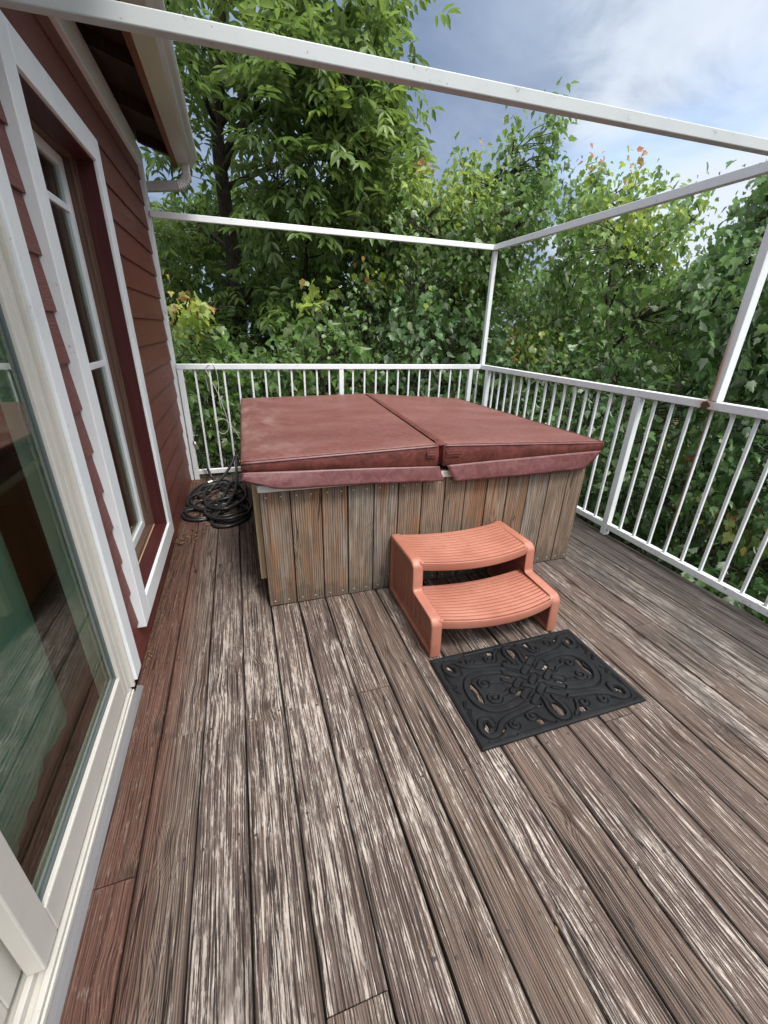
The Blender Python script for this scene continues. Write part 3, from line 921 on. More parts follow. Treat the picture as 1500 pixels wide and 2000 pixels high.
def flap(top, bot, nx, amp, seed, ny=8, curl=0):
    """hanging skirt between polyline top and bot (equal length control lists)"""
    T = smooth_path(top, nx); B = smooth_path(bot, nx); n = len(T) - 1
    mb = MB(); V = []
    for i in range(n + 1):
        for j in range(ny + 1):
            t = j / ny
            p = T[i] * (1 - t) + B[i] * t
            w = amp * t * (mnoise.noise((p[0] * 5.0, p[1] * 5.0, seed)) * 1.6 + .9 * mnoise.noise((p[0] * 16 + t * 3, p[1] * 16, seed + t * 2)))
            p = p + np.array((0, 0, 0.0))
            nrm = np.cross(T[min(i + 1, n)] - T[max(i - 1, 0)], (0, 0, 1.0)); nrm /= np.linalg.norm(nrm)
            V.append(tuple(p + nrm * (w + .0015 * math.sin(math.pi * t))))
    mb.v = V
    for i in range(n):
        for j in range(ny):
            a = i * (ny + 1) + j
            mb.f.append((a, a + ny + 1, a + ny + 2, a + 1)); mb.mi.append(0); mb.uv.append([(0, 0)] * 4); mb.at.append((0, 0, 0))
    return mb
def fl(name, *a, **k):
    o = cbuild(flap(*a, **k), name, M_SKIRT, smooth=True, recalc=False)
    md = o.modifiers.new('cloth', 'SOLIDIFY'); md.thickness = .0025; md.offset = 0
    return o
fl('skirt', [(.512, 1.860, .760), (.62, 1.860, .757), (.80, 1.860, .750), (1.15, 1.860, .736), (1.478, 1.860, .720)],
   [(.508, 1.845, .728), (.60, 1.835, .700), (.70, 1.832, .676), (1.15, 1.845, .660), (1.506, 1.845, .640)], 10, .006, 2.0)
fl('skirt', [(1.520, 1.860, .722), (1.8, 1.860, .728), (2.1, 1.860, .733), (2.35, 1.860, .737), (2.532, 1.860, .738)],
   [(1.568, 1.842, .634), (1.8, 1.845, .632), (2.1, 1.845, .632), (2.33, 1.850, .632), (2.425, 1.858, .634)], 10, .005, 5.0)
fl('skirt', [(.511, 1.864, .760), (.515, 2.3, .755), (.525, 3.1, .745), (.540, 3.86, .735)],
   [(.520, 1.864, .690), (.545, 2.3, .660), (.550, 3.1, .655), (.556, 3.86, .65)], 12, .010, 8.0)
fl('skirt', [(2.53, 1.864, .737), (2.55, 2.5, .72), (2.6, 3.2, .70), (2.618, 3.86, .69)],
   [(2.49, 1.875, .655), (2.495, 2.5, .64), (2.52, 3.2, .62), (2.54, 3.86, .61)], 12, .008, 9.0)

# ------------------------------------------------------------------ step stool
st = tag(empty('step_stool', (1.575, 1.6, 0)), 'terracotta plastic two-tread step standing in front of the hot tub', 'steps')
def sbuild(mb, name, parent=st, **kw):
    o = mb.build(name, M_STEP, parent, **kw)
    if parent is st: o.location = -st.location
    return o
SX0, SX1 = 1.232, 1.918
def round_poly(pts, r, n=4):
    out = []
    for i, p in enumerate(pts):
        a, b, c = (np.array(pts[i - 1]), np.array(p), np.array(pts[(i + 1) % len(pts)]))
        rr = r[i] if hasattr(r, '__len__') else r
        if rr <= 0: out.append(tuple(b)); continue
        d1 = (a - b) / np.linalg.norm(a - b); d2 = (c - b) / np.linalg.norm(c - b)
        p0, p1 = b + d1 * rr, b + d2 * rr
        for k in range(n + 1):
            t = k / n; out.append(tuple((1 - t) ** 2 * p0 + 2 * t * (1 - t) * b + t * t * p1))
    return out
prof = round_poly([(1.882, .001), (1.882, .350), (1.585, .357), (1.555, .335), (1.545, .205), (1.335, .198), (1.312, .175), (1.305, .001)], [.004, .012, .012, .014, .02, .012, .014, .004])
for side in (0, 1):
    xo, xi = (SX0, SX0 + .052) if side == 0 else (SX1, SX1 - .052)
    s = MB()
    inner = [((p[0] - 1.62) * .90 + 1.622, (p[1] - .14) * .80 + .135) for p in prof]
    mid = [((p[0] - 1.62) * .93 + 1.621, (p[1] - .14) * .86 + .137) for p in prof]
    n = len(prof); sg = 1 if side == 0 else -1
    def ringv(P, x): return [(x, a, b) for a, b in P]
    rings = [ringv(inner, xo + sg * .014), ringv(mid, xo + sg * .004), ringv([((p[0] - 1.6) * .985 + 1.6, (p[1] - .15) * .975 + .15) for p in prof], xo), ringv(prof, xo + sg * .007),
             ringv(prof, xi - sg * .007), ringv([((p[0] - 1.6) * .985 + 1.6, (p[1] - .15) * .975 + .15) for p in prof], xi), ringv(mid, xi - sg * .006), ringv(inner, xi - sg * .016)]
    base = len(s.v)
    for r_ in rings: s.v += r_
    for a in range(len(rings) - 1):
        for k in range(n):
            k2 = (k + 1) % n
            s.f.append((base + a * n + k, base + a * n + k2, base + (a + 1) * n + k2, base + (a + 1) * n + k)); s.mi.append(0); s.uv.append([(0, 0)] * 4); s.at.append((0, 0, 0))
    for a in (0, len(rings) - 1):
        s.f.append(tuple(base + a * n + k for k in range(n))); s.mi.append(0); s.uv.append([(0, 0)] * n); s.at.append((0, 0, 0))
    pn = sbuild(s, 'side_panel', smooth=False)
    for p_ in pn.data.polygons: p_.use_smooth = len(p_.vertices) == 4
    # moulded grass-like relief on the outer face
    s = MB()
    xr = xo + sg * .0135
    for k in range(5):
        y = 1.46 + k * .055 + (.03 if side else 0); h = (.12, .17, .145, .16, .11)[k]
        s.tube([(xr, y, .07), (xr - sg * .001, y + .012, .07 + h * .5), (xr, y + .04 * (1 if k % 2 else .6), .07 + h)], [.003, .0028, .001], 6)
    s.build('relief', M_STEP, pn, smooth=True)


def tread(yf, yb, zt, bow_f, bow_b, ribs, name):
    """grooved tread, front and back edges bowed towards the viewer"""
    mb = MB(); xa, xb = SX0 + .040, SX1 - .040
    cols = np.concatenate([[0, .012, .028, .036, .044], np.linspace(.06, .94, 34), [.956, .964, .972, .988, 1]])
    prof = []                                # (fraction front->back or None, dz)
    pitch = 1 / ribs
    for k in range(ribs):
        a = k * pitch
        prof += [(a + pitch * .085, -.016, 1), (a + pitch * .105, -.0012, 0), (a + pitch * .15, .0, 0), (a + pitch * .5, .0003, 0), (a + pitch * .85, .0, 0), (a + pitch * .895, -.0012, 0), (a + pitch * .915, -.016, 1)]
    prof = [(0.0, -.045, 2), (-.006, -.040, 2), (-.010, -.028, 2), (-.010, -.014, 2), (-.006, -.005, 2), (.004, -.001, 2)] + [(.03 + .955 * p[0], p[1], p[2]) for p in prof] + [(1.0, -.001, 2), (1.006, -.008, 2), (1.006, -.04, 2), (.99, -.045, 2)]
    V = []
    for c in cols:
        q = (2 * c - 1); x = xa + (xb - xa) * c
        f = yf - bow_f * (1 - q * q); b = yb - bow_b * (1 - q * q)
        for (t, dz, kind) in prof:
            e = 1.0
            if kind == 1: e = 1 if .034 < c < .966 else 0
            V.append((x, f + (b - f) * t, zt + dz * e + .004 * (1 - q * q) * 0))
    m_ = len(prof); mb.v = V
    for i in range(len(cols) - 1):
        for j in range(m_):
            j2 = (j + 1) % m_
            mb.f.append((i * m_ + j, i * m_ + j2, (i + 1) * m_ + j2, (i + 1) * m_ + j)); mb.mi.append(0); mb.uv.append([(0, 0)] * 4); mb.at.append((0, 0, 0))
    for i in (0, len(cols) - 1):
        mb.f.append(tuple(i * m_ + j for j in range(m_))); mb.mi.append(0); mb.uv.append([(0, 0)] * m_); mb.at.append((0, 0, 0))
    sbuild(mb, name)
tread(1.562, 1.868, .349, .055, .045, 11, 'tread')
tread(1.322, 1.600, .190, .055, .035, 12, 'tread')

# ------------------------------------------------------------------ door mat: celtic openwork relief
def door_mat():
    W, H, st_ = .757, .457, .00175
    nx, ny = int(W / st_), int(H / st_)
    xs_ = (np.arange(nx + 1) / nx - .5) * W; ys_ = (np.arange(ny + 1) / ny - .5) * H
    GX, GY = np.meshgrid(xs_, ys_, indexing='ij')
    h = np.full(GX.shape, .0056); hole = np.zeros(GX.shape, bool)
    def sdf(path):
        best = np.full(GX.shape, 9.0)
        for a, b in zip(path[:-1], path[1:]):
            ax, ay = a; bx_, by = b; vx, vy = bx_ - ax, by - ay; L = vx * vx + vy * vy + 1e-12
            t = np.clip(((GX - ax) * vx + (GY - ay) * vy) / L, 0, 1)
            best = np.minimum(best, np.hypot(GX - ax - t * vx, GY - ay - t * vy))
        return best
    def strap(path, w=.021, top=.0118, groove=.0052):
        nonlocal h, hole
        dd = sdf(path)
        ins = dd < w / 2; gr = (dd >= w / 2) & (dd < w / 2 + groove)
        h = np.where(gr, np.minimum(h, -.0004), h)
        dome = top - .0008 * np.clip((dd / (w / 2)) ** 4, 0, 1)
        h = np.where(ins, dome, h); hole &= ~ins
    def sp(pts, n=10): return [tuple(p[:2]) for p in smooth_path([(a, b, 0) for a, b in pts], n)]
    def cut(cx, cy, rx, ry, ang=0):
        nonlocal hole
        c, s_ = math.cos(ang), math.sin(ang)
        u = (GX - cx) * c + (GY - cy) * s_; v = -(GX - cx) * s_ + (GY - cy) * c
        hole |= ((u / (rx * 1.35)) ** 2 + (v / (ry * 1.3)) ** 2) < 1
    def cutbox(cx, cy, rx, ry, ang=0):
        nonlocal hole
        c, s_ = math.cos(ang), math.sin(ang)
        u = (GX - cx) * c + (GY - cy) * s_; v = -(GX - cx) * s_ + (GY - cy) * c
        hole |= (np.abs(u) < rx * 1.35) & (np.abs(v) < ry * 1.4)
    SY = [(a, b) for a in (-1, 1) for b in (-1, 1)]
    # sunken field inside the border
    fx, fy = W / 2 - .022, H / 2 - .020
    infield = (np.abs(GX) < fx) & (np.abs(GY) < fy)
    h = np.where(infield, .0058, .0092)
    # openings first; straps laid later fill them back in where they pass
    for a, b in SY:
        cut(a * .268, b * .030, .009, .030, -a * b * .2)            # beside the end of the big loops
        cut(a * .316, b * .158, .008, .026, -a * b * .55)                # corner loops
        cutbox(a * .062, b * .062, .009, .013, a * b * .8); cutbox(a * .098, b * .044, .016, .006, a * b * .5)
        cutbox(a * .098, b * .186, .011, .010, a * b * .2); cutbox(a * .062, b * .110, .008, .014, a * b * .3)
        cutbox(a * .16, b * .098, .022, .0045, a * b * .15); cut(a * .205, b * .140, .008, .010)
        cut(a * .255, b * .178, .009, .005, a * b * .5); cutbox(a * .12, b * .018, .018, .0045, 0)
    for b in (-1, 1): cut(0, b * .165, .015, .030)
    # scrolls
    def spiral(cx, cy, r0, turns, a0, sgn, w=.013, tail=None):
        pts = []
        for k in range(44):
            t = k / 43; r = r0 * (1 - .88 * t); an = a0 + sgn * t * turns * 2 * math.pi
            pts.append((cx + r * math.cos(an), cy + r * math.sin(an)))
        strap((tail or []) + pts, w, .0112, .0042)
    for a, b in SY:
        # heart of two scrolls inside each big loop
        spiral(a * .215, b * .036, .030, 1.25, (math.pi if a > 0 else 0), -a * b, .0125, sp([(a * .115, b * .012), (a * .150, b * .030)]))
        # scrolls between the loops and the border
        spiral(a * .120, b * .160, .028, 1.25, (0 if a < 0 else math.pi), a * b, .0125, sp([(a * .052, b * .200), (a * .075, b * .185)]))
        spiral(a * .205, b * .170, .022, 1.2, -math.pi / 2 * b, a * b, .011)
        # border leaves
        strap(sp([(a * .225, b * .208), (a * .28, b * .203), (a * .335, b * .206)]), .006, .0098, .003)
        strap(sp([(a * .347, b * .07), (a * .352, b * .11), (a * .343, b * .15)]), .006, .0098, .003)
        strap(sp([(a * .338, b * .02), (a * .350, b * .045), (a * .338, b * .06), (a * .348, b * .075)]), .006, .0098, .003)
    # corner straps ending in loops
    for a, b in SY:
        strap(sp([(a * .03, b * .080), (a * .07, b * .112), (a * .14, b * .126), (a * .20, b * .134), (a * .250, b * .152), (a * .288, b * .186), (a * .325, b * .186), (a * .338, b * .150), (a * .320, b * .118), (a * .292, b * .120), (a * .288, b * .148)]), .020)
    # vertical loops
    for b in (-1, 1):
        strap(sp([(-.050, b * .06), (-.024, b * .10), (-.032, b * .150), (-.025, b * .188), (0, b * .202), (.025, b * .188), (.032, b * .150), (.024, b * .10), (.050, b * .06)]), .018)
    # big horizontal loops
    for a in (-1, 1):
        strap(sp([(a * .06, -.062), (a * .13, -.082), (a * .20, -.094), (a * .258, -.083), (a * .292, -.045), (a * .300, 0), (a * .292, .045), (a * .258, .083), (a * .20, .094), (a * .13, .082), (a * .06, .062)]), .026)
    # woven centre
    ang = .62
    dirs = [(math.cos(ang), math.sin(ang)), (math.cos(ang), -math.sin(ang))]
    offs = (-.044, 0, .044)
    def seg(d_, o, t0, t1): 
        nx_, ny_ = -d_[1], d_[0]
        return [(nx_ * o + d_[0] * t0, ny_ * o + d_[1] * t0), (nx_ * o + d_[0] * t1, ny_ * o + d_[1] * t1)]
    for o in offs: strap(seg(dirs[0], o, -.118, .118), .025)
    for o in offs: strap(seg(dirs[1], o, -.118, .118), .025)
    for i, o in enumerate(offs):             # re-lay alternate crossings on top
        for j, o2 in enumerate(offs):
            if (i + j) % 2 == 0:
                # parameter along dirs[0] where it meets strand o2 of dirs[1]
                n0 = (-dirs[0][1], dirs[0][0]); n1 = (-dirs[1][1], dirs[1][0])
                p0 = (n0[0] * o, n0[1] * o)
                t = (o2 - (p0[0] * n1[0] + p0[1] * n1[1])) / (dirs[0][0] * n1[0] + dirs[0][1] * n1[1])
                strap(seg(dirs[0], o, t - .021, t + .021), .025, .0126)
    # outer lip
    lip = np.maximum(np.abs(GX) - (W / 2 - .004), np.abs(GY) - (H / 2 - .004))
    h = np.where(lip > 0, .0045, h)
    hole &= infield
    # soften
    for _ in range(1):
        hp = np.pad(h, 1, mode='edge')
        h = (hp[1:-1, 1:-1] * 4 + hp[:-2, 1:-1] + hp[2:, 1:-1] + hp[1:-1, :-2] + hp[1:-1, 2:]) / 8
    n = (nx + 1) * (ny + 1)
    top = np.stack([GX, GY, h + .0042], -1).reshape(-1, 3); bot = np.stack([GX, GY, np.full(h.shape, .0032)], -1).reshape(-1, 3)
    fh = hole[:-1, :-1] & hole[1:, :-1] & hole[:-1, 1:] & hole[1:, 1:]
    solid = ~fh
    I, J = np.meshgrid(np.arange(nx), np.arange(ny), indexing='ij')
    q = lambda i, j: i * (ny + 1) + j
    T = np.stack([q(I, J), q(I + 1, J), q(I + 1, J + 1), q(I, J + 1)], -1)[solid]
    faces = [T]
    sp_ = np.pad(solid, 1)
    for di, dj, e0, e1 in ((-1, 0, (0, 1), (0, 0)), (1, 0, (1, 0), (1, 1)), (0, -1, (0, 0), (1, 0)), (0, 1, (1, 1), (0, 1))):
        nb = sp_[1 + di:nx + 1 + di, 1 + dj:ny + 1 + dj]
        mask = solid & ~nb
        a = q(I + e0[0], J + e0[1])[mask]; b = q(I + e1[0], J + e1[1])[mask]
        faces.append(np.stack([a, b, b + n, a + n], -1))
    Fc = np.concatenate(faces)
    V = np.concatenate([top, bot])
    me = bpy.data.meshes.new('doormat')
    me.vertices.add(len(V)); me.vertices.foreach_set('co', V.ravel())
    me.loops.add(Fc.size); me.loops.foreach_set('vertex_index', Fc.ravel().astype(np.int32))
    me.polygons.add(len(Fc)); me.polygons.foreach_set('loop_start', np.arange(0, Fc.size, 4, dtype=np.int32))
    me.materials.append(M_MAT.m)
    me.polygons.foreach_set('use_smooth', np.concatenate([np.ones(len(T), bool), np.zeros(len(Fc) - len(T), bool)]))
    me.update(calc_edges=True); me.validate()
    o = bpy.data.objects.new('doormat', me); COL.objects.link(o)
    o.location = (1.600, 1.058, 0); o.rotation_euler = (0, 0, -.002)
    return tag(o, 'black rubber openwork doormat with an interlaced knot pattern, lying before the step', 'doormat')
door_mat()

# ------------------------------------------------------------------ hose
def hose():
    s = MB()
    pts = [(.095, 4.105, .355), (.125, 4.085, .26), (.165, 4.06, .15), (.20, 4.02, .05), (.24, 3.95, .022)]
    r2 = random.Random(5)
    loops = [(.23, 3.62, .20, .30, .014), (.28, 3.55, .22, .30, .036), (.30, 3.66, .20, .24, .06), (.27, 3.45, .23, .22, .05), (.33, 3.50, .17, .33, .075), (.34, 3.30, .16, .22, .03), (.36, 3.24, .17, .24, .052), (.37, 3.20, .155, .20, .016), (.155, 3.24, .14, .13, .016), (.165, 3.30, .13, .17, .03)]
    ph = 1.2
    for (cx, cyy, rx, ry, z) in loops:
        for k in range(9):
            t = ph + k * 2 * math.pi / 9
            pts.append((cx + rx * math.cos(t) * r2.uniform(.93, 1.05), cyy + ry * math.sin(t) * r2.uniform(.93, 1.05), z + r2.uniform(-.006, .012) + .02 * max(0, math.sin(t * 1.5 + cx * 20))))
        ph += r2.uniform(-.5, .5)
    pts = pts[:5] + [(min(max(p[0], .03), .53), p[1], max(p[2] * .62, .013)) for p in pts[5:]]
    s.tube(smooth_path(pts, 5), .0115, 8)
    # a loop leaning up against the railing and one long bight in front
    s.tube(smooth_path([(.20, 3.55, .07), (.31, 3.72, .13), (.395, 3.86, .20), (.425, 3.92, .25), (.440, 3.92, .24), (.435, 3.82, .17), (.43, 3.62, .12), (.40, 3.40, .09), (.33, 3.22, .05), (.245, 3.08, .022), (.27, 2.965, .014), (.37, 2.945, .014), (.47, 3.02, .014), (.52, 3.15, .014), (.46, 3.27, .03), (.36, 3.25, .045)], 8), .0115, 8)
    o = tag(s.build('garden_hose', M_RUBBER, smooth=True, recalc=False), 'black garden hose coiled on the deck under the tap', 'hose')
    s = MB(); s.tube([(.090, 4.110, .365), (.098, 4.103, .345)], .0165, 8); s.tube([(.098, 4.103, .345), (.112, 4.094, .30)], [.0145, .0135], 8)
    s.build('coupling', M_BRASS, o)
    s = MB(); s.tube([(.19, 3.72, .095), (.225, 3.735, .10)], .015, 8); s.build('coupling', M_BRASS, o); s = MB(); s.tube([(.30, 3.42, .09), (.325, 3.40, .09)], .015, 8); s.build('coupling', M_BRASS, o)
hose()
# cord looped over the back rail
s = MB()
s.tube(smooth_path([(.272, 4.150, .80), (.262, 4.155, .96), (.285, 4.150, 1.040), (.315, 4.123, 1.0475), (.345, 4.098, 1.036), (.362, 4.092, .96), (.362, 4.090, .86), (.352, 4.088, .80), (.338, 4.088, .83), (.300, 4.092, .93), (.275, 4.093, 1.0), (.290, 4.095, 1.03), (.31, 4.097, 1.04)], 8), .0026, 6)
s.tube(smooth_path([(.352, 4.088, .80), (.357, 4.088, .70), (.362, 4.090, .66), (.354, 4.088, .74), (.352, 4.086, .80), (.375, 4.082, .70), (.400, 4.08, .57), (.400, 4.08, .48), (.36, 4.08, .435), (.315, 4.08, .46), (.305, 4.08, .53), (.345, 4.08, .575), (.40, 4.078, .55), (.45, 4.07, .47), (.50, 4.05, .38)], 8), .0024, 6)
tag(s.build('cord', M_CORD, smooth=True, recalc=False), 'thin pale cord looped over the back railing by the house', 'cord')

# ------------------------------------------------------------------ dry leaf litter by the wall
def litter():
    s = MB(); rr = random.Random(3)
    def chip(x, y, z, sz):
        a = rr.uniform(0, 6.28); w = sz * rr.uniform(.2, .6); c, q = math.cos(a), math.sin(a)
        dz = [rr.uniform(0, sz * .5) for _ in range(4)]
        s.face([(x + c * u - q * v, y + q * u + c * v, z + e) for (u, v), e in zip(((-sz, 0), (0, -w), (sz, 0), (0, w)), dz)], 0, None, (rr.random(), 0, 0))
    for _ in range(230):
        y = rr.uniform(2.75, 4.1); x = .02 + abs(rr.gauss(0, .10)) + (.15 * rr.random() if y > 3.0 else 0)
        if x < .5: chip(x, y, .003, rr.uniform(.005, .022))
    for _ in range(260):
        y = rr.uniform(1.58, 4.05); chip(.018 + abs(rr.gauss(0, .012)), y, .002, rr.uniform(.003, .010))
    for _ in range(70):
        x, y = rr.uniform(.1, 2.9), rr.uniform(.2, 1.86); chip(x, y, .0035, rr.uniform(.003, .007))
    M = Mat('dry_leaf', .8, .2); r, _, _ = M.attr('bd'); M.color(M.mix(r, (.04, .024, .014), (.20, .125, .065)))
    tag(s.build('leaf_litter', M, recalc=False), 'dry leaf crumbs along the foot of the house wall', 'leaf litter', kind='stuff')
litter()

# ------------------------------------------------------------------ trees
def unit(a): return a / (np.linalg.norm(a, axis=-1, keepdims=True) + 1e-9)
# templates: verts (x across, y along the blade, z fold) and triangles
def maple_tpl():
    half = [(.0, 0), (.12, -.05), (.30, .0), (.29, .13), (.48, .31), (.36, .37), (.38, .55), (.235, .51), (.17, .64), (.18, .76), (.085, .82), (0, 1.0)]
    out = half + [(-a, b) for a, b in half[-2:0:-1]]
    V = [(0, .26, -.03)] + [(a, b, .38 * abs(a) - .42 * max(0, b - .3) ** 2 - .25 * max(0, abs(a) - .25)) for a, b in out]
    n = len(out)
    return np.array(V), np.array([(0, 1 + i, 1 + (i + 1) % n) for i in range(n)])
def blade_tpl(w):
    L = [(0, 0), (w * .55, .18), (w, .48), (w * .62, .78), (0, 1.0)]
    V = [(0, 0, 0), (w * .7, .25, .06), (w, .55, .07), (w * .5, .82, .0), (0, 1, -.10), (-w * .5, .82, 0), (-w, .55, .07), (-w * .7, .25, .06), (0, .5, -.02)]
    F = [(8, 0, 1), (8, 1, 2), (8, 2, 3), (8, 3, 4), (8, 4, 5), (8, 5, 6), (8, 6, 7), (8, 7, 0)]
    return np.array(V), np.array(F)
def ovate_tpl(): return blade_tpl(.30)


def leaf_mesh(name, mat, tpl, P, D, Nn, S, shade, youth, parent):
    V0, F0 = tpl
    D = unit(D); X_ = unit(np.cross(D, Nn)); Z = np.cross(X_, D)
    n = len(P)
    V = P[:, None, :] + S[:, None, None] * (V0[None, :, 0:1] * X_[:, None, :] + V0[None, :, 1:2] * D[:, None, :] + V0[None, :, 2:3] * Z[:, None, :])
    F_ = (F0[None] + (np.arange(n) * len(V0))[:, None, None]).reshape(-1, 3)
    me = bpy.data.meshes.new(name)
    me.vertices.add(n * len(V0)); me.vertices.foreach_set('co', V.astype(np.float32).ravel())
    me.loops.add(F_.size); me.loops.foreach_set('vertex_index', F_.ravel().astype(np.int32))
    me.polygons.add(len(F_)); me.polygons.foreach_set('loop_start', np.arange(0, F_.size, 3, dtype=np.int32))
    me.materials.append(mat.m)
    a = me.color_attributes.new('lf', 'FLOAT_COLOR', 'POINT')
    c = np.ones((n, len(V0), 4), np.float32); c[:, :, 0] = shade[:, None]; c[:, :, 1] = youth[:, None]; c[:, :, 2] = 0
    a.data.foreach_set('color', c.ravel())
    me.polygons.foreach_set('use_smooth', np.ones(len(F_), bool))
    me.update(calc_edges=True)
    o = bpy.data.objects.new(name, me); COL.objects.link(o); o.parent = parent
    if parent: o.location = -parent.location
    return o


def in_poly(px, py, poly):
    r = np.zeros(px.shape, bool); n = len(poly)
    for i in range(n):
        x0, y0 = poly[i]; x1, y1 = poly[(i + 1) % n]
        c = ((y0 > py) != (y1 > py)) & (px < (x1 - x0) * (py - y0) / (y1 - y0 + 1e-9) + x0)
        r ^= c
    return r


def clump(P, k, seed):
    r = np.random.default_rng(seed); o = 0
    for _ in range(7):
        w = r.normal(size=3) * k; o = o + np.sin(P @ w + r.uniform(0, 6.3))
    return o / 7 ** .5


def tree(name, label, cat, poly, d0, d1, n_twigs, trunk, species, size, seed, tops=(), group=None, gap=-.55, clump_k=2.6, tip=.0, keep=None, leaders=(), limb_n=16, trunk_r=.09, young=0.0, clear=0):
    """crown outline poly (as seen in the photo) swept over real distances d0..d1; trunk: pixel path + distance"""
    r = np.random.default_rng(seed)
    xs_ = np.array([p[0] for p in poly]); ys_ = np.array([p[1] for p in poly])
    A = []
    tot = 0
    while tot < n_twigs:
        m_ = n_twigs * 3
        px = r.uniform(xs_.min(), xs_.max(), m_); py = r.uniform(ys_.min(), ys_.max(), m_)
        ok = in_poly(px, py, poly); px, py = px[ok], py[ok]
        dd = r.uniform(d0 ** 2, d1 ** 2, len(px)) ** .5
        v = FW + RT * ((px - 750) / F_PX)[:, None] - UP * ((py - 1000) / F_PX)[:, None]
        P = CAM + v / np.linalg.norm(v, axis=1, keepdims=True) * dd[:, None]
        k = clump(P, clump_k, seed + 1) > gap
        k &= (P[:, 1] > 4.45) | (P[:, 0] > 3.38)
        k &= P[:, 2] > GZ + .1
        if keep is not None: k &= keep(P)
        if clear:
            q = np.array(trunk)
            for a_, b_ in zip(q[:-1], q[1:]):
                t_ = np.clip((py - a_[1]) / (b_[1] - a_[1] + 1e-9), 0, 1)
                tx_ = a_[0] + (b_[0] - a_[0]) * t_; td_ = a_[2] + (b_[2] - a_[2]) * t_
                k &= ~((np.abs(px - tx_ - 12) < clear) & (py > b_[1]) & (py < min(a_[1], 560)) & (dd < td_))
        A.append(np.concatenate([P[k], px[k, None], py[k, None]], 1)); tot += int(k.sum())
        if len(A) > 40: break
    A = np.concatenate(A)[:n_twigs]
    n_main = len(A)
    ext = []
    for (x0, y0, x1, y1, dist, cnt, wd) in leaders:
        for q in range(cnt):
            t = q / (cnt - 1); wq = wd * (1 - .8 * t)
            a, b = x0 + (x1 - x0) * t + r.normal() * wq, y0 + (y1 - y0) * t
            P = CAM + ray(a, b) * (dist + r.normal() * .15); ext.append((*P, a, b))
    if ext: A = np.concatenate([A, np.array(ext)])
    pxy = A[:, 3:]; A = A[:, :3]
    cen = A[:n_main].mean(0)
    tp = [CAM + ray(a, b) * c for a, b, c in trunk]
    base = np.array((tp[0][0], tp[0][1], gh(tp[0][0], tp[0][1]) - .05))
    root = empty(name, tuple(base)); tag(root, label, cat, group)
    tw = MB()
    path = smooth_path([base, (base * .5 + tp[0] * .5) + np.array((.04, .02, 0))] + tp, 5)
    rad = np.linspace(trunk_r, trunk_r * .28, len(path)); rad[0] *= 1.5
    tw.tube(path, rad, 10)
    nodes = list(path[len(path) // 3:]); 
    # limbs to spread-out anchors
    lim = [A[r.integers(len(A))]]
    for _ in range(limb_n - 1):
        cand = A[r.integers(0, len(A), 12)]
        dmin = np.min(np.linalg.norm(cand[:, None] - np.array(lim)[None], axis=2), axis=1); lim.append(cand[np.argmax(dmin)])
    tpa = np.array(path)
    for L in lim:
        below = tpa[tpa[:, 2] < L[2] - .15 * np.linalg.norm(tpa[:, :2] - L[:2], axis=1)]
        if len(below) == 0: below = tpa[:3]
        # leave the trunk a bit below the height of the target
        j = np.argmin(np.abs(below[:, 2] - (L[2] - .45 * np.linalg.norm(below[:, :2] - L[:2], axis=1))))
        a = below[j]; mid = (a + L) / 2 + np.array((0, 0, .12)) * np.linalg.norm(L - a) * r.uniform(-.3, 1) + r.normal(size=3) * .08
        pp = smooth_path([a, mid, L], 5)
        ri = trunk_r * .34 * (1 - .4 * r.random())
        tw.tube(pp, np.linspace(ri, .006, len(pp)), 6); nodes += pp[3:]
    nodes = np.array(nodes)
    # twigs: from nearest node to anchor
    for i in range(0, len(A), 1 if len(A) < 700 else 2):
        dn = np.linalg.norm(nodes - A[i], axis=1) + .6 * np.maximum(0, nodes[:, 2] - A[i, 2])
        b = nodes[np.argmin(dn)]; L = np.linalg.norm(A[i] - b)
        if L > 1.6 or L < .08: continue
        tw.tube([b, (b + A[i]) / 2 + r.normal(size=3) * .03 + (0, 0, .04 * L), A[i]], [.0075, .005, .003], 4, caps=False)
    # leaves
    out = unit(A - cen); n = len(A)
    twd = unit(out * .5 + np.array((0, 0, .35)) + r.normal(size=(n, 3)) * .55)
    twd[n_main:] = unit(np.array((0, 0, 1.0)) + r.normal(size=(n - n_main, 3)) * .35)
    Pl, Dl, Nl, Sl, Yl, Rl = [], [], [], [], [], []
    wind = np.array((.55, -.15, -.15))
    cl_sh = clump(A, 3.5, seed + 9) * .16 + .5
    yo = np.zeros(n)
    for (tx, ty, tr, ta) in tops:
        yo = np.maximum(yo, ta * np.clip(1.25 - np.hypot(pxy[:, 0] - tx, pxy[:, 1] - ty) / tr, 0, 1))
    yo = np.clip(yo + young + r.normal(size=n) * .09, 0, 1)
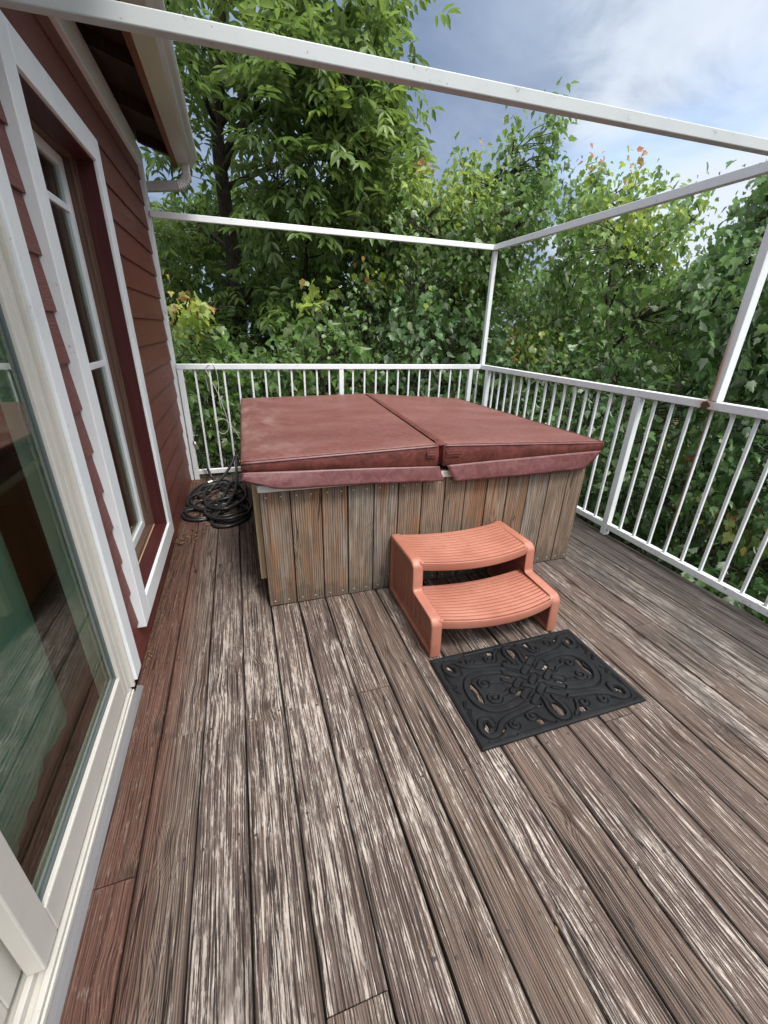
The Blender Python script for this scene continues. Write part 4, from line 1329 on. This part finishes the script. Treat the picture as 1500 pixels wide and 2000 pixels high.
    if species == 'hickory':
        # each anchor bears a few drooping compound leaves, each of 5-7 leaflets
        for c in range(3):
            pos = A + twd * (.06 + .10 * c) + r.normal(size=(n, 3)) * .05
            rd = unit(twd * .5 + r.normal(size=(n, 3)) * .8 + np.array((0, 0, -.25)))
            side = unit(np.cross(rd, np.array((0, 0, 1.0)))); upv = np.cross(side, rd)
            RL = size * r.uniform(1.1, 1.6, n)
            for k, (t, sgn) in enumerate(((.35, 1), (.35, -1), (.68, 1), (.68, -1), (1, 1), (1, -1), (1.02, 0))):
                p = pos + rd * (RL * t)[:, None] + np.array((0, 0, -.22)) * (RL * t * t)[:, None]
                dv = unit(rd * (.55 if sgn else 1.0) + side * (.85 * sgn) + np.array((0, 0, -.45)) + wind * .15 + r.normal(size=(n, 3)) * .16)
                nv = unit(upv + np.array((0, 0, .5)) + r.normal(size=(n, 3)) * .28)
                Pl.append(p); Dl.append(dv); Nl.append(nv); Sl.append(size * r.uniform(.75, 1.15, n) * (.78 if k < 2 else 1.0)); Rl.append(cl_sh + r.normal(size=n) * .16); Yl.append(yo + r.normal(size=n) * .05)
        tpl = blade_tpl(.17)
    else:
        per = 7 if species == 'maple' else 8
        for c in range(per):
            t = c / per
            tl = .34 if species == 'maple' else .28
            pos = A + twd * (t * tl * (.6 + size * 3)) + r.normal(size=(n, 3)) * .045
            ang = c * 2.4 + r.uniform(0, 1, n)
            s1 = unit(np.cross(twd, np.array((.2, .1, 1)))); s2 = np.cross(twd, s1)
            rad_ = s1 * np.cos(ang)[:, None] + s2 * np.sin(ang)[:, None]
            pet = unit(rad_ + twd * .35)
            p = pos + pet * (size * r.uniform(.35, .75, n))[:, None]
            dv = unit(pet * .7 + np.array((0, 0, -.85)) + wind * .45 + r.normal(size=(n, 3)) * .58)
            nv = unit(np.array((0, 0, .75)) + out * .35 + pet * .6 + r.normal(size=(n, 3)) * .85)
            yy = yo * (.75 + .5 * t) + r.normal(size=n) * .05
            Pl.append(p); Dl.append(dv); Nl.append(nv); Sl.append(size * r.uniform(.38, 1.22, n) * (1 - .3 * t)); Rl.append(cl_sh + r.normal(size=n) * .18); Yl.append(yy)
        tpl = maple_tpl() if species == 'maple' else ovate_tpl()
    Pl, Dl, Nl, Sl, Rl, Yl = map(np.concatenate, (Pl, Dl, Nl, Sl, Rl, Yl))
    k = ((Pl[:, 1] > 4.28) | (Pl[:, 0] > 3.16)) & ~((Pl[:, 0] < .75) & (Pl[:, 1] < 4.75) & (Pl[:, 2] > 1.2))
    trk = tw.build('trunk', M_BARK, root, smooth=True, recalc=False); trk.location = -root.location
    mat = {'hickory': M_LEAF_H, 'maple': M_LEAF_M, 'under': M_LEAF_U, 'far': M_LEAF_D}[species if tip == 0 else 'under']
    leaf_mesh('crown', mat, tpl, Pl[k], Dl[k], Nl[k], Sl[k], np.clip(Rl[k], 0, 1), np.clip(Yl[k], 0, 1), root)
    return root


TALL = [(255, -90), (740, -90), (752, 0), (790, 60), (785, 105), (760, 130), (800, 170), (822, 220), (808, 270), (812, 335), (780, 400), (770, 480), (740, 620), (640, 720), (480, 740), (330, 730), (300, 560), (262, 400), (268, 300), (330, 100)]
tree('tall_tree', 'tall dark green tree with drooping compound leaves behind the house corner, forked dark trunk', 'tree', TALL, 6.6, 9.0, 800,
     [(480, 800, 8.0), (462, 560, 7.9), (440, 400, 7.8), (424, 250, 7.8), (432, 110, 7.8), (440, -40, 7.9)], 'hickory', .17, 21, tops=((620, 300, 160, .55), (560, 150, 130, .5)), gap=-.1, clump_k=2.2, limb_n=20, trunk_r=.17, clear=36)
tree('slender_tree', 'slender many-stemmed tree with hanging leaflets right of the forked trunk', 'tree',
     [(500, 80), (670, 70), (770, 160), (795, 320), (770, 430), (760, 600), (640, 700), (540, 640), (480, 420)], 5.8, 7.0, 330,
     [(640, 800, 6.6), (600, 620, 6.6), (600, 480, 6.6), (612, 380, 6.5), (590, 260, 6.5)], 'hickory', .165, 33, tops=((700, 250, 120, .5),), gap=-.2, clump_k=2.6, limb_n=12, trunk_r=.05)
MAPLE_C = [(690, 740), (680, 610), (760, 500), (775, 400), (800, 355), (850, 385), (900, 372), (935, 360), (970, 385), (1010, 370), (1050, 370), (1075, 365), (1070, 420), (1040, 470), (1010, 520), (1000, 580), (1000, 740)]
tree('maple_tree', 'yellow-green maple with tall pointed leafy shoots, left of the corner post', 'tree', MAPLE_C, 5.2, 6.9, 1150,
     [(860, 800, 6.2), (880, 600, 6.1), (930, 420, 6.1), (1000, 300, 6.1)], 'maple', .094, 41,
     tops=((820, 380, 60, .80), (800, 330, 40, .85), (900, 400, 110, .62), (940, 340, 60, .7), (730, 540, 60, .85), (890, 590, 50, .85), (1010, 300, 50, .5)), leaders=((1055, 430, 1086, 228, 6.0, 36, 12), (985, 430, 1004, 262, 6.1, 26, 11), (1020, 420, 1036, 310, 6.1, 16, 12), (925, 430, 932, 318, 6.2, 16, 12), (890, 430, 902, 335, 6.2, 16, 14), (820, 430, 820, 325, 6.2, 16, 14), (950, 430, 958, 350, 6.2, 12, 12)), gap=-.5, limb_n=18, trunk_r=.06)
MAPLE_R = [(1010, 760), (1035, 610), (1075, 530), (1110, 470), (1125, 410), (1165, 395), (1200, 450), (1225, 410), (1262, 405), (1300, 430), (1345, 420), (1345, 440), (1310, 500), (1300, 545), (1335, 545), (1385, 520), (1430, 560), (1450, 720), (1420, 780), (1100, 770)]
tree('maple_tree', 'maple with orange new leaves at its tips, right of the corner post', 'tree', MAPLE_R, 5.0, 7.0, 1150,
     [(1180, 820, 6.2), (1182, 700, 6.1), (1190, 560, 6.1), (1220, 430, 6.1)], 'maple', .094, 57,
     tops=((1165, 345, 34, .98), (1225, 355, 34, .98), (1250, 460, 90, .7), (1200, 440, 80, .65), (1255, 440, 22, 1.0), (1050, 690, 60, .85)), leaders=((1150, 470, 1160, 345, 6.1, 26, 16), (1225, 470, 1228, 358, 6.2, 26, 16), (1262, 470, 1272, 372, 6.2, 14, 12), (1325, 470, 1350, 392, 6.2, 16, 16), (1118, 500, 1112, 370, 6.1, 14, 8)), gap=-.5, limb_n=18, trunk_r=.055)
tree('maple_tree', 'nearest big-leaved green maple at the right edge, beyond the front post', 'tree',
     [(1385, 560), (1412, 495), (1450, 455), (1462, 395), (1510, 350), (1640, 320), (1680, 800), (1420, 790), (1350, 660)], 3.9, 5.3, 760,
     [(1560, 900, 4.9), (1545, 700, 4.9), (1520, 500, 4.8), (1500, 380, 4.8)], 'maple', .094, 61, tops=((1390, 470, 40, .55), (1415, 590, 12, .95)), gap=-.5, limb_n=12, trunk_r=.06, tip=1)
tree('maple_sapling', 'bright yellow-green maple sapling rising behind the middle of the back rail', 'tree',
     [(540, 745), (560, 660), (590, 590), (625, 585), (660, 640), (705, 690), (735, 745), (730, 800), (560, 800)], 4.9, 5.7, 120,
     [(640, 860, 5.3), (630, 700, 5.3), (615, 610, 5.3)], 'maple', .13, 71, tops=((610, 590, 70, .8),), gap=-.9, limb_n=5, trunk_r=.022)
tree('maple_sapling', 'maple sapling with orange tips close to the house corner', 'tree',
     [(330, 740), (335, 640), (350, 600), (385, 600), (410, 650), (450, 700), (470, 760), (460, 860), (350, 860)], 4.9, 5.5, 105,
     [(420, 900, 5.3), (395, 720, 5.2), (375, 630, 5.2)], 'maple', .125, 83, tops=((370, 605, 40, 1.1), (375, 650, 60, .75)), gap=-.9, limb_n=5, trunk_r=.02)
tree('maple_sapling', 'pale-leaved maple sapling just left of the corner post, behind the back rail', 'tree',
     [(760, 745), (770, 640), (850, 600), (960, 640), (1000, 690), (1010, 800), (780, 800)], 4.9, 5.8, 190,
     [(880, 860, 5.4), (880, 700, 5.4), (870, 620, 5.4)], 'maple', .125, 91, gap=-.8, limb_n=6, trunk_r=.025, tip=1)
# undergrowth below the rail line
tree('shrub', 'dark leafy shrub behind the back railing, at the house end', 'shrub',
     [(330, 720), (560, 700), (560, 960), (380, 960)], 5.2, 6.4, 230, [(450, 1000, 5.8), (440, 860, 5.8)], 'under', .105, 101, gap=-.6, limb_n=6, trunk_r=.025, tops=((455, 790, 25, 1.0),))
tree('shrub', 'leafy shrub behind the back railing, near its middle post', 'shrub',
     [(540, 710), (800, 690), (1000, 700), (1000, 860), (540, 860)], 5.3, 6.6, 330, [(700, 900, 5.9), (705, 800, 5.9)], 'under', .105, 103, gap=-.6, limb_n=8, trunk_r=.025)
def rk(P): return P[:, 0] > 3.40
tree('shrub', 'leafy shrub with pale undersides outside the right railing, nearest the corner post', 'shrub',
     [(940, 715), (1230, 690), (1260, 1050), (1180, 1060), (1100, 1000), (960, 800)], 4.4, 6.0, 420, [(1120, 1000, 5.2), (1120, 850, 5.2)], 'maple', .10, 107, gap=-.6, limb_n=8, trunk_r=.025, tip=1, keep=rk)
tree('shrub', 'dense shrub outside the right railing below its middle post, reddish sprigs', 'shrub',
     [(1200, 760), (1420, 740), (1460, 1200), (1330, 1160), (1180, 1060)], 3.9, 5.3, 420, [(1330, 1200, 4.8), (1320, 950, 4.8)], 'maple', .095, 109, gap=-.6, limb_n=8, trunk_r=.025, tip=1, keep=rk, tops=((1350, 930, 28, 1.15), (1425, 1025, 28, 1.15), (1255, 840, 22, .9)))
tree('shrub', 'dense shrub outside the right railing below the front post', 'shrub',
     [(1400, 760), (1720, 780), (1720, 1380), (1520, 1270), (1400, 1190)], 3.7, 4.8, 400, [(1540, 1250, 4.4), (1530, 1000, 4.3)], 'maple', .10, 113, gap=-.6, limb_n=8, trunk_r=.025, tip=1, keep=rk, tops=((1425, 1020, 30, 1.1), (1470, 960, 25, .9)))
# woods behind
for i, (a, b, lab, sd) in enumerate(((230, 620, 'dark wooded tree deep behind the house corner', 211), (560, 960, 'dark tree deep in the woods behind the tub', 212), (900, 1260, 'dark tree deep in the woods behind the corner post', 213), (1200, 1640, 'dark tree deep in the woods behind the right railing', 214))):
    c = (a + b) / 2
    tree('woodland_tree', lab, 'tree', [(a, 430 + 130 * (i > 1)), (c, 380 + 160 * (i > 1)), (b, 430 + 130 * (i > 1)), (b, 1250 if i > 1 else 960), (a, 1250 if i > 2 else 960)], 8.8, 12.0, 1300,
         [(c, 980, 10.5), (c + 8, 700, 10.5), (c - 6, 500, 10.5)], 'far', .24, sd, gap=-1.1, clump_k=1.6, limb_n=12, trunk_r=.12, group='trees deep in the woods')

# ------------------------------------------------------------------ sky and sun
SUN_EL, SUN_AZ = 62, 158           # azimuth from +y towards +x
w = bpy.data.worlds.new('World'); scene.world = w; w.use_nodes = True
nt = w.node_tree; bg = nt.nodes['Background']
sky = nt.nodes.new('ShaderNodeTexSky'); sky.sky_type = 'NISHITA'; sky.sun_disc = False
sky.sun_elevation = R(SUN_EL); sky.sun_rotation = R(SUN_AZ); sky.air_density = 1.0; sky.dust_density = 1.5; sky.altitude = 300
class WM(Mat):
    def __init__(s, nt): s.nt = nt
W_ = WM(nt)
tc = nt.nodes.new('ShaderNodeTexCoord'); sx = nt.nodes.new('ShaderNodeSeparateXYZ'); nt.links.new(tc.outputs['Generated'], sx.inputs[0])
dx, dy, dz = (X(nt, sx.outputs[i]) for i in range(3))
den = dz.max(.0) + .22
px_, py_ = dx / den, dy / den
n1 = W_.noise(px_ * .9 + 1.7, py_ * .9 + .4, 0.0, 6, .55, .4)
n2 = W_.noise(px_ * 1.9 + 6.0, py_ * 1.9 + 2.0, 3.0, 6, .6, .5)
K = 1 / .10
cl = W_.mix(n2.ss(.26, .72), (.070 * K, .098 * K, .155 * K), (.145 * K, .180 * K, .240 * K))
def toward(d, a, b):
    return (dx * float(d[0]) + dy * float(d[1]) + dz * float(d[2])).ss(a, b)
# whiter bank of cloud over the right-hand trees, paler veil higher up
bank = (toward(ray(1480, 250), .915, .995) * .55 + n2 * .75 + (n1 - .5) * .6).ss(.58, .92) * toward(ray(1480, 250), .86, .95)
cl = W_.mix(bank, cl, (.32 * K, .345 * K, .38 * K))
veil = toward(ray(1330, 20), .90, 1.0) * n1.ss(.35, .6)
cl = W_.mix(veil * .35, cl, (.22 * K, .255 * K, .31 * K))
cl = W_.mix(dz.ss(.52, .92) * .9, cl, (.95 * K, .97 * K, .99 * K))
# bright cloud added around the sun, unseen behind the viewer, for frontal light
glow = toward((math.sin(R(SUN_AZ)) * math.cos(R(SUN_EL)), math.cos(R(SUN_AZ)) * math.cos(R(SUN_EL)), math.sin(R(SUN_EL))), .55, .95)
cl = W_.mix(glow, cl, (1.2 * K, 1.2 * K, 1.18 * K))
tot = W_.mix(n1.ss(.28, .50) * .75 + .22, sky.outputs[0], cl)
nt.links.new(tot, bg.inputs[0]); bg.inputs[1].default_value = .10
sd = bpy.data.lights.new('sun', 'SUN'); sd.energy = 1.4; sd.angle = R(14); sd.color = (1.0, .97, .93)
so = bpy.data.objects.new('sun', sd); COL.objects.link(so)
v = Vector((math.sin(R(SUN_AZ)) * math.cos(R(SUN_EL)), math.cos(R(SUN_AZ)) * math.cos(R(SUN_EL)), math.sin(R(SUN_EL))))
so.rotation_euler = v.to_track_quat('Z', 'Y').to_euler(); so.location = (6, 3, 9)

scene.view_settings.view_transform = 'Standard'; scene.view_settings.look = 'None'
scene.view_settings.exposure = 1.45; scene.view_settings.gamma = 1
scene.cycles.max_bounces = 8; scene.cycles.transparent_max_bounces = 8
scene.cycles.use_denoising = True
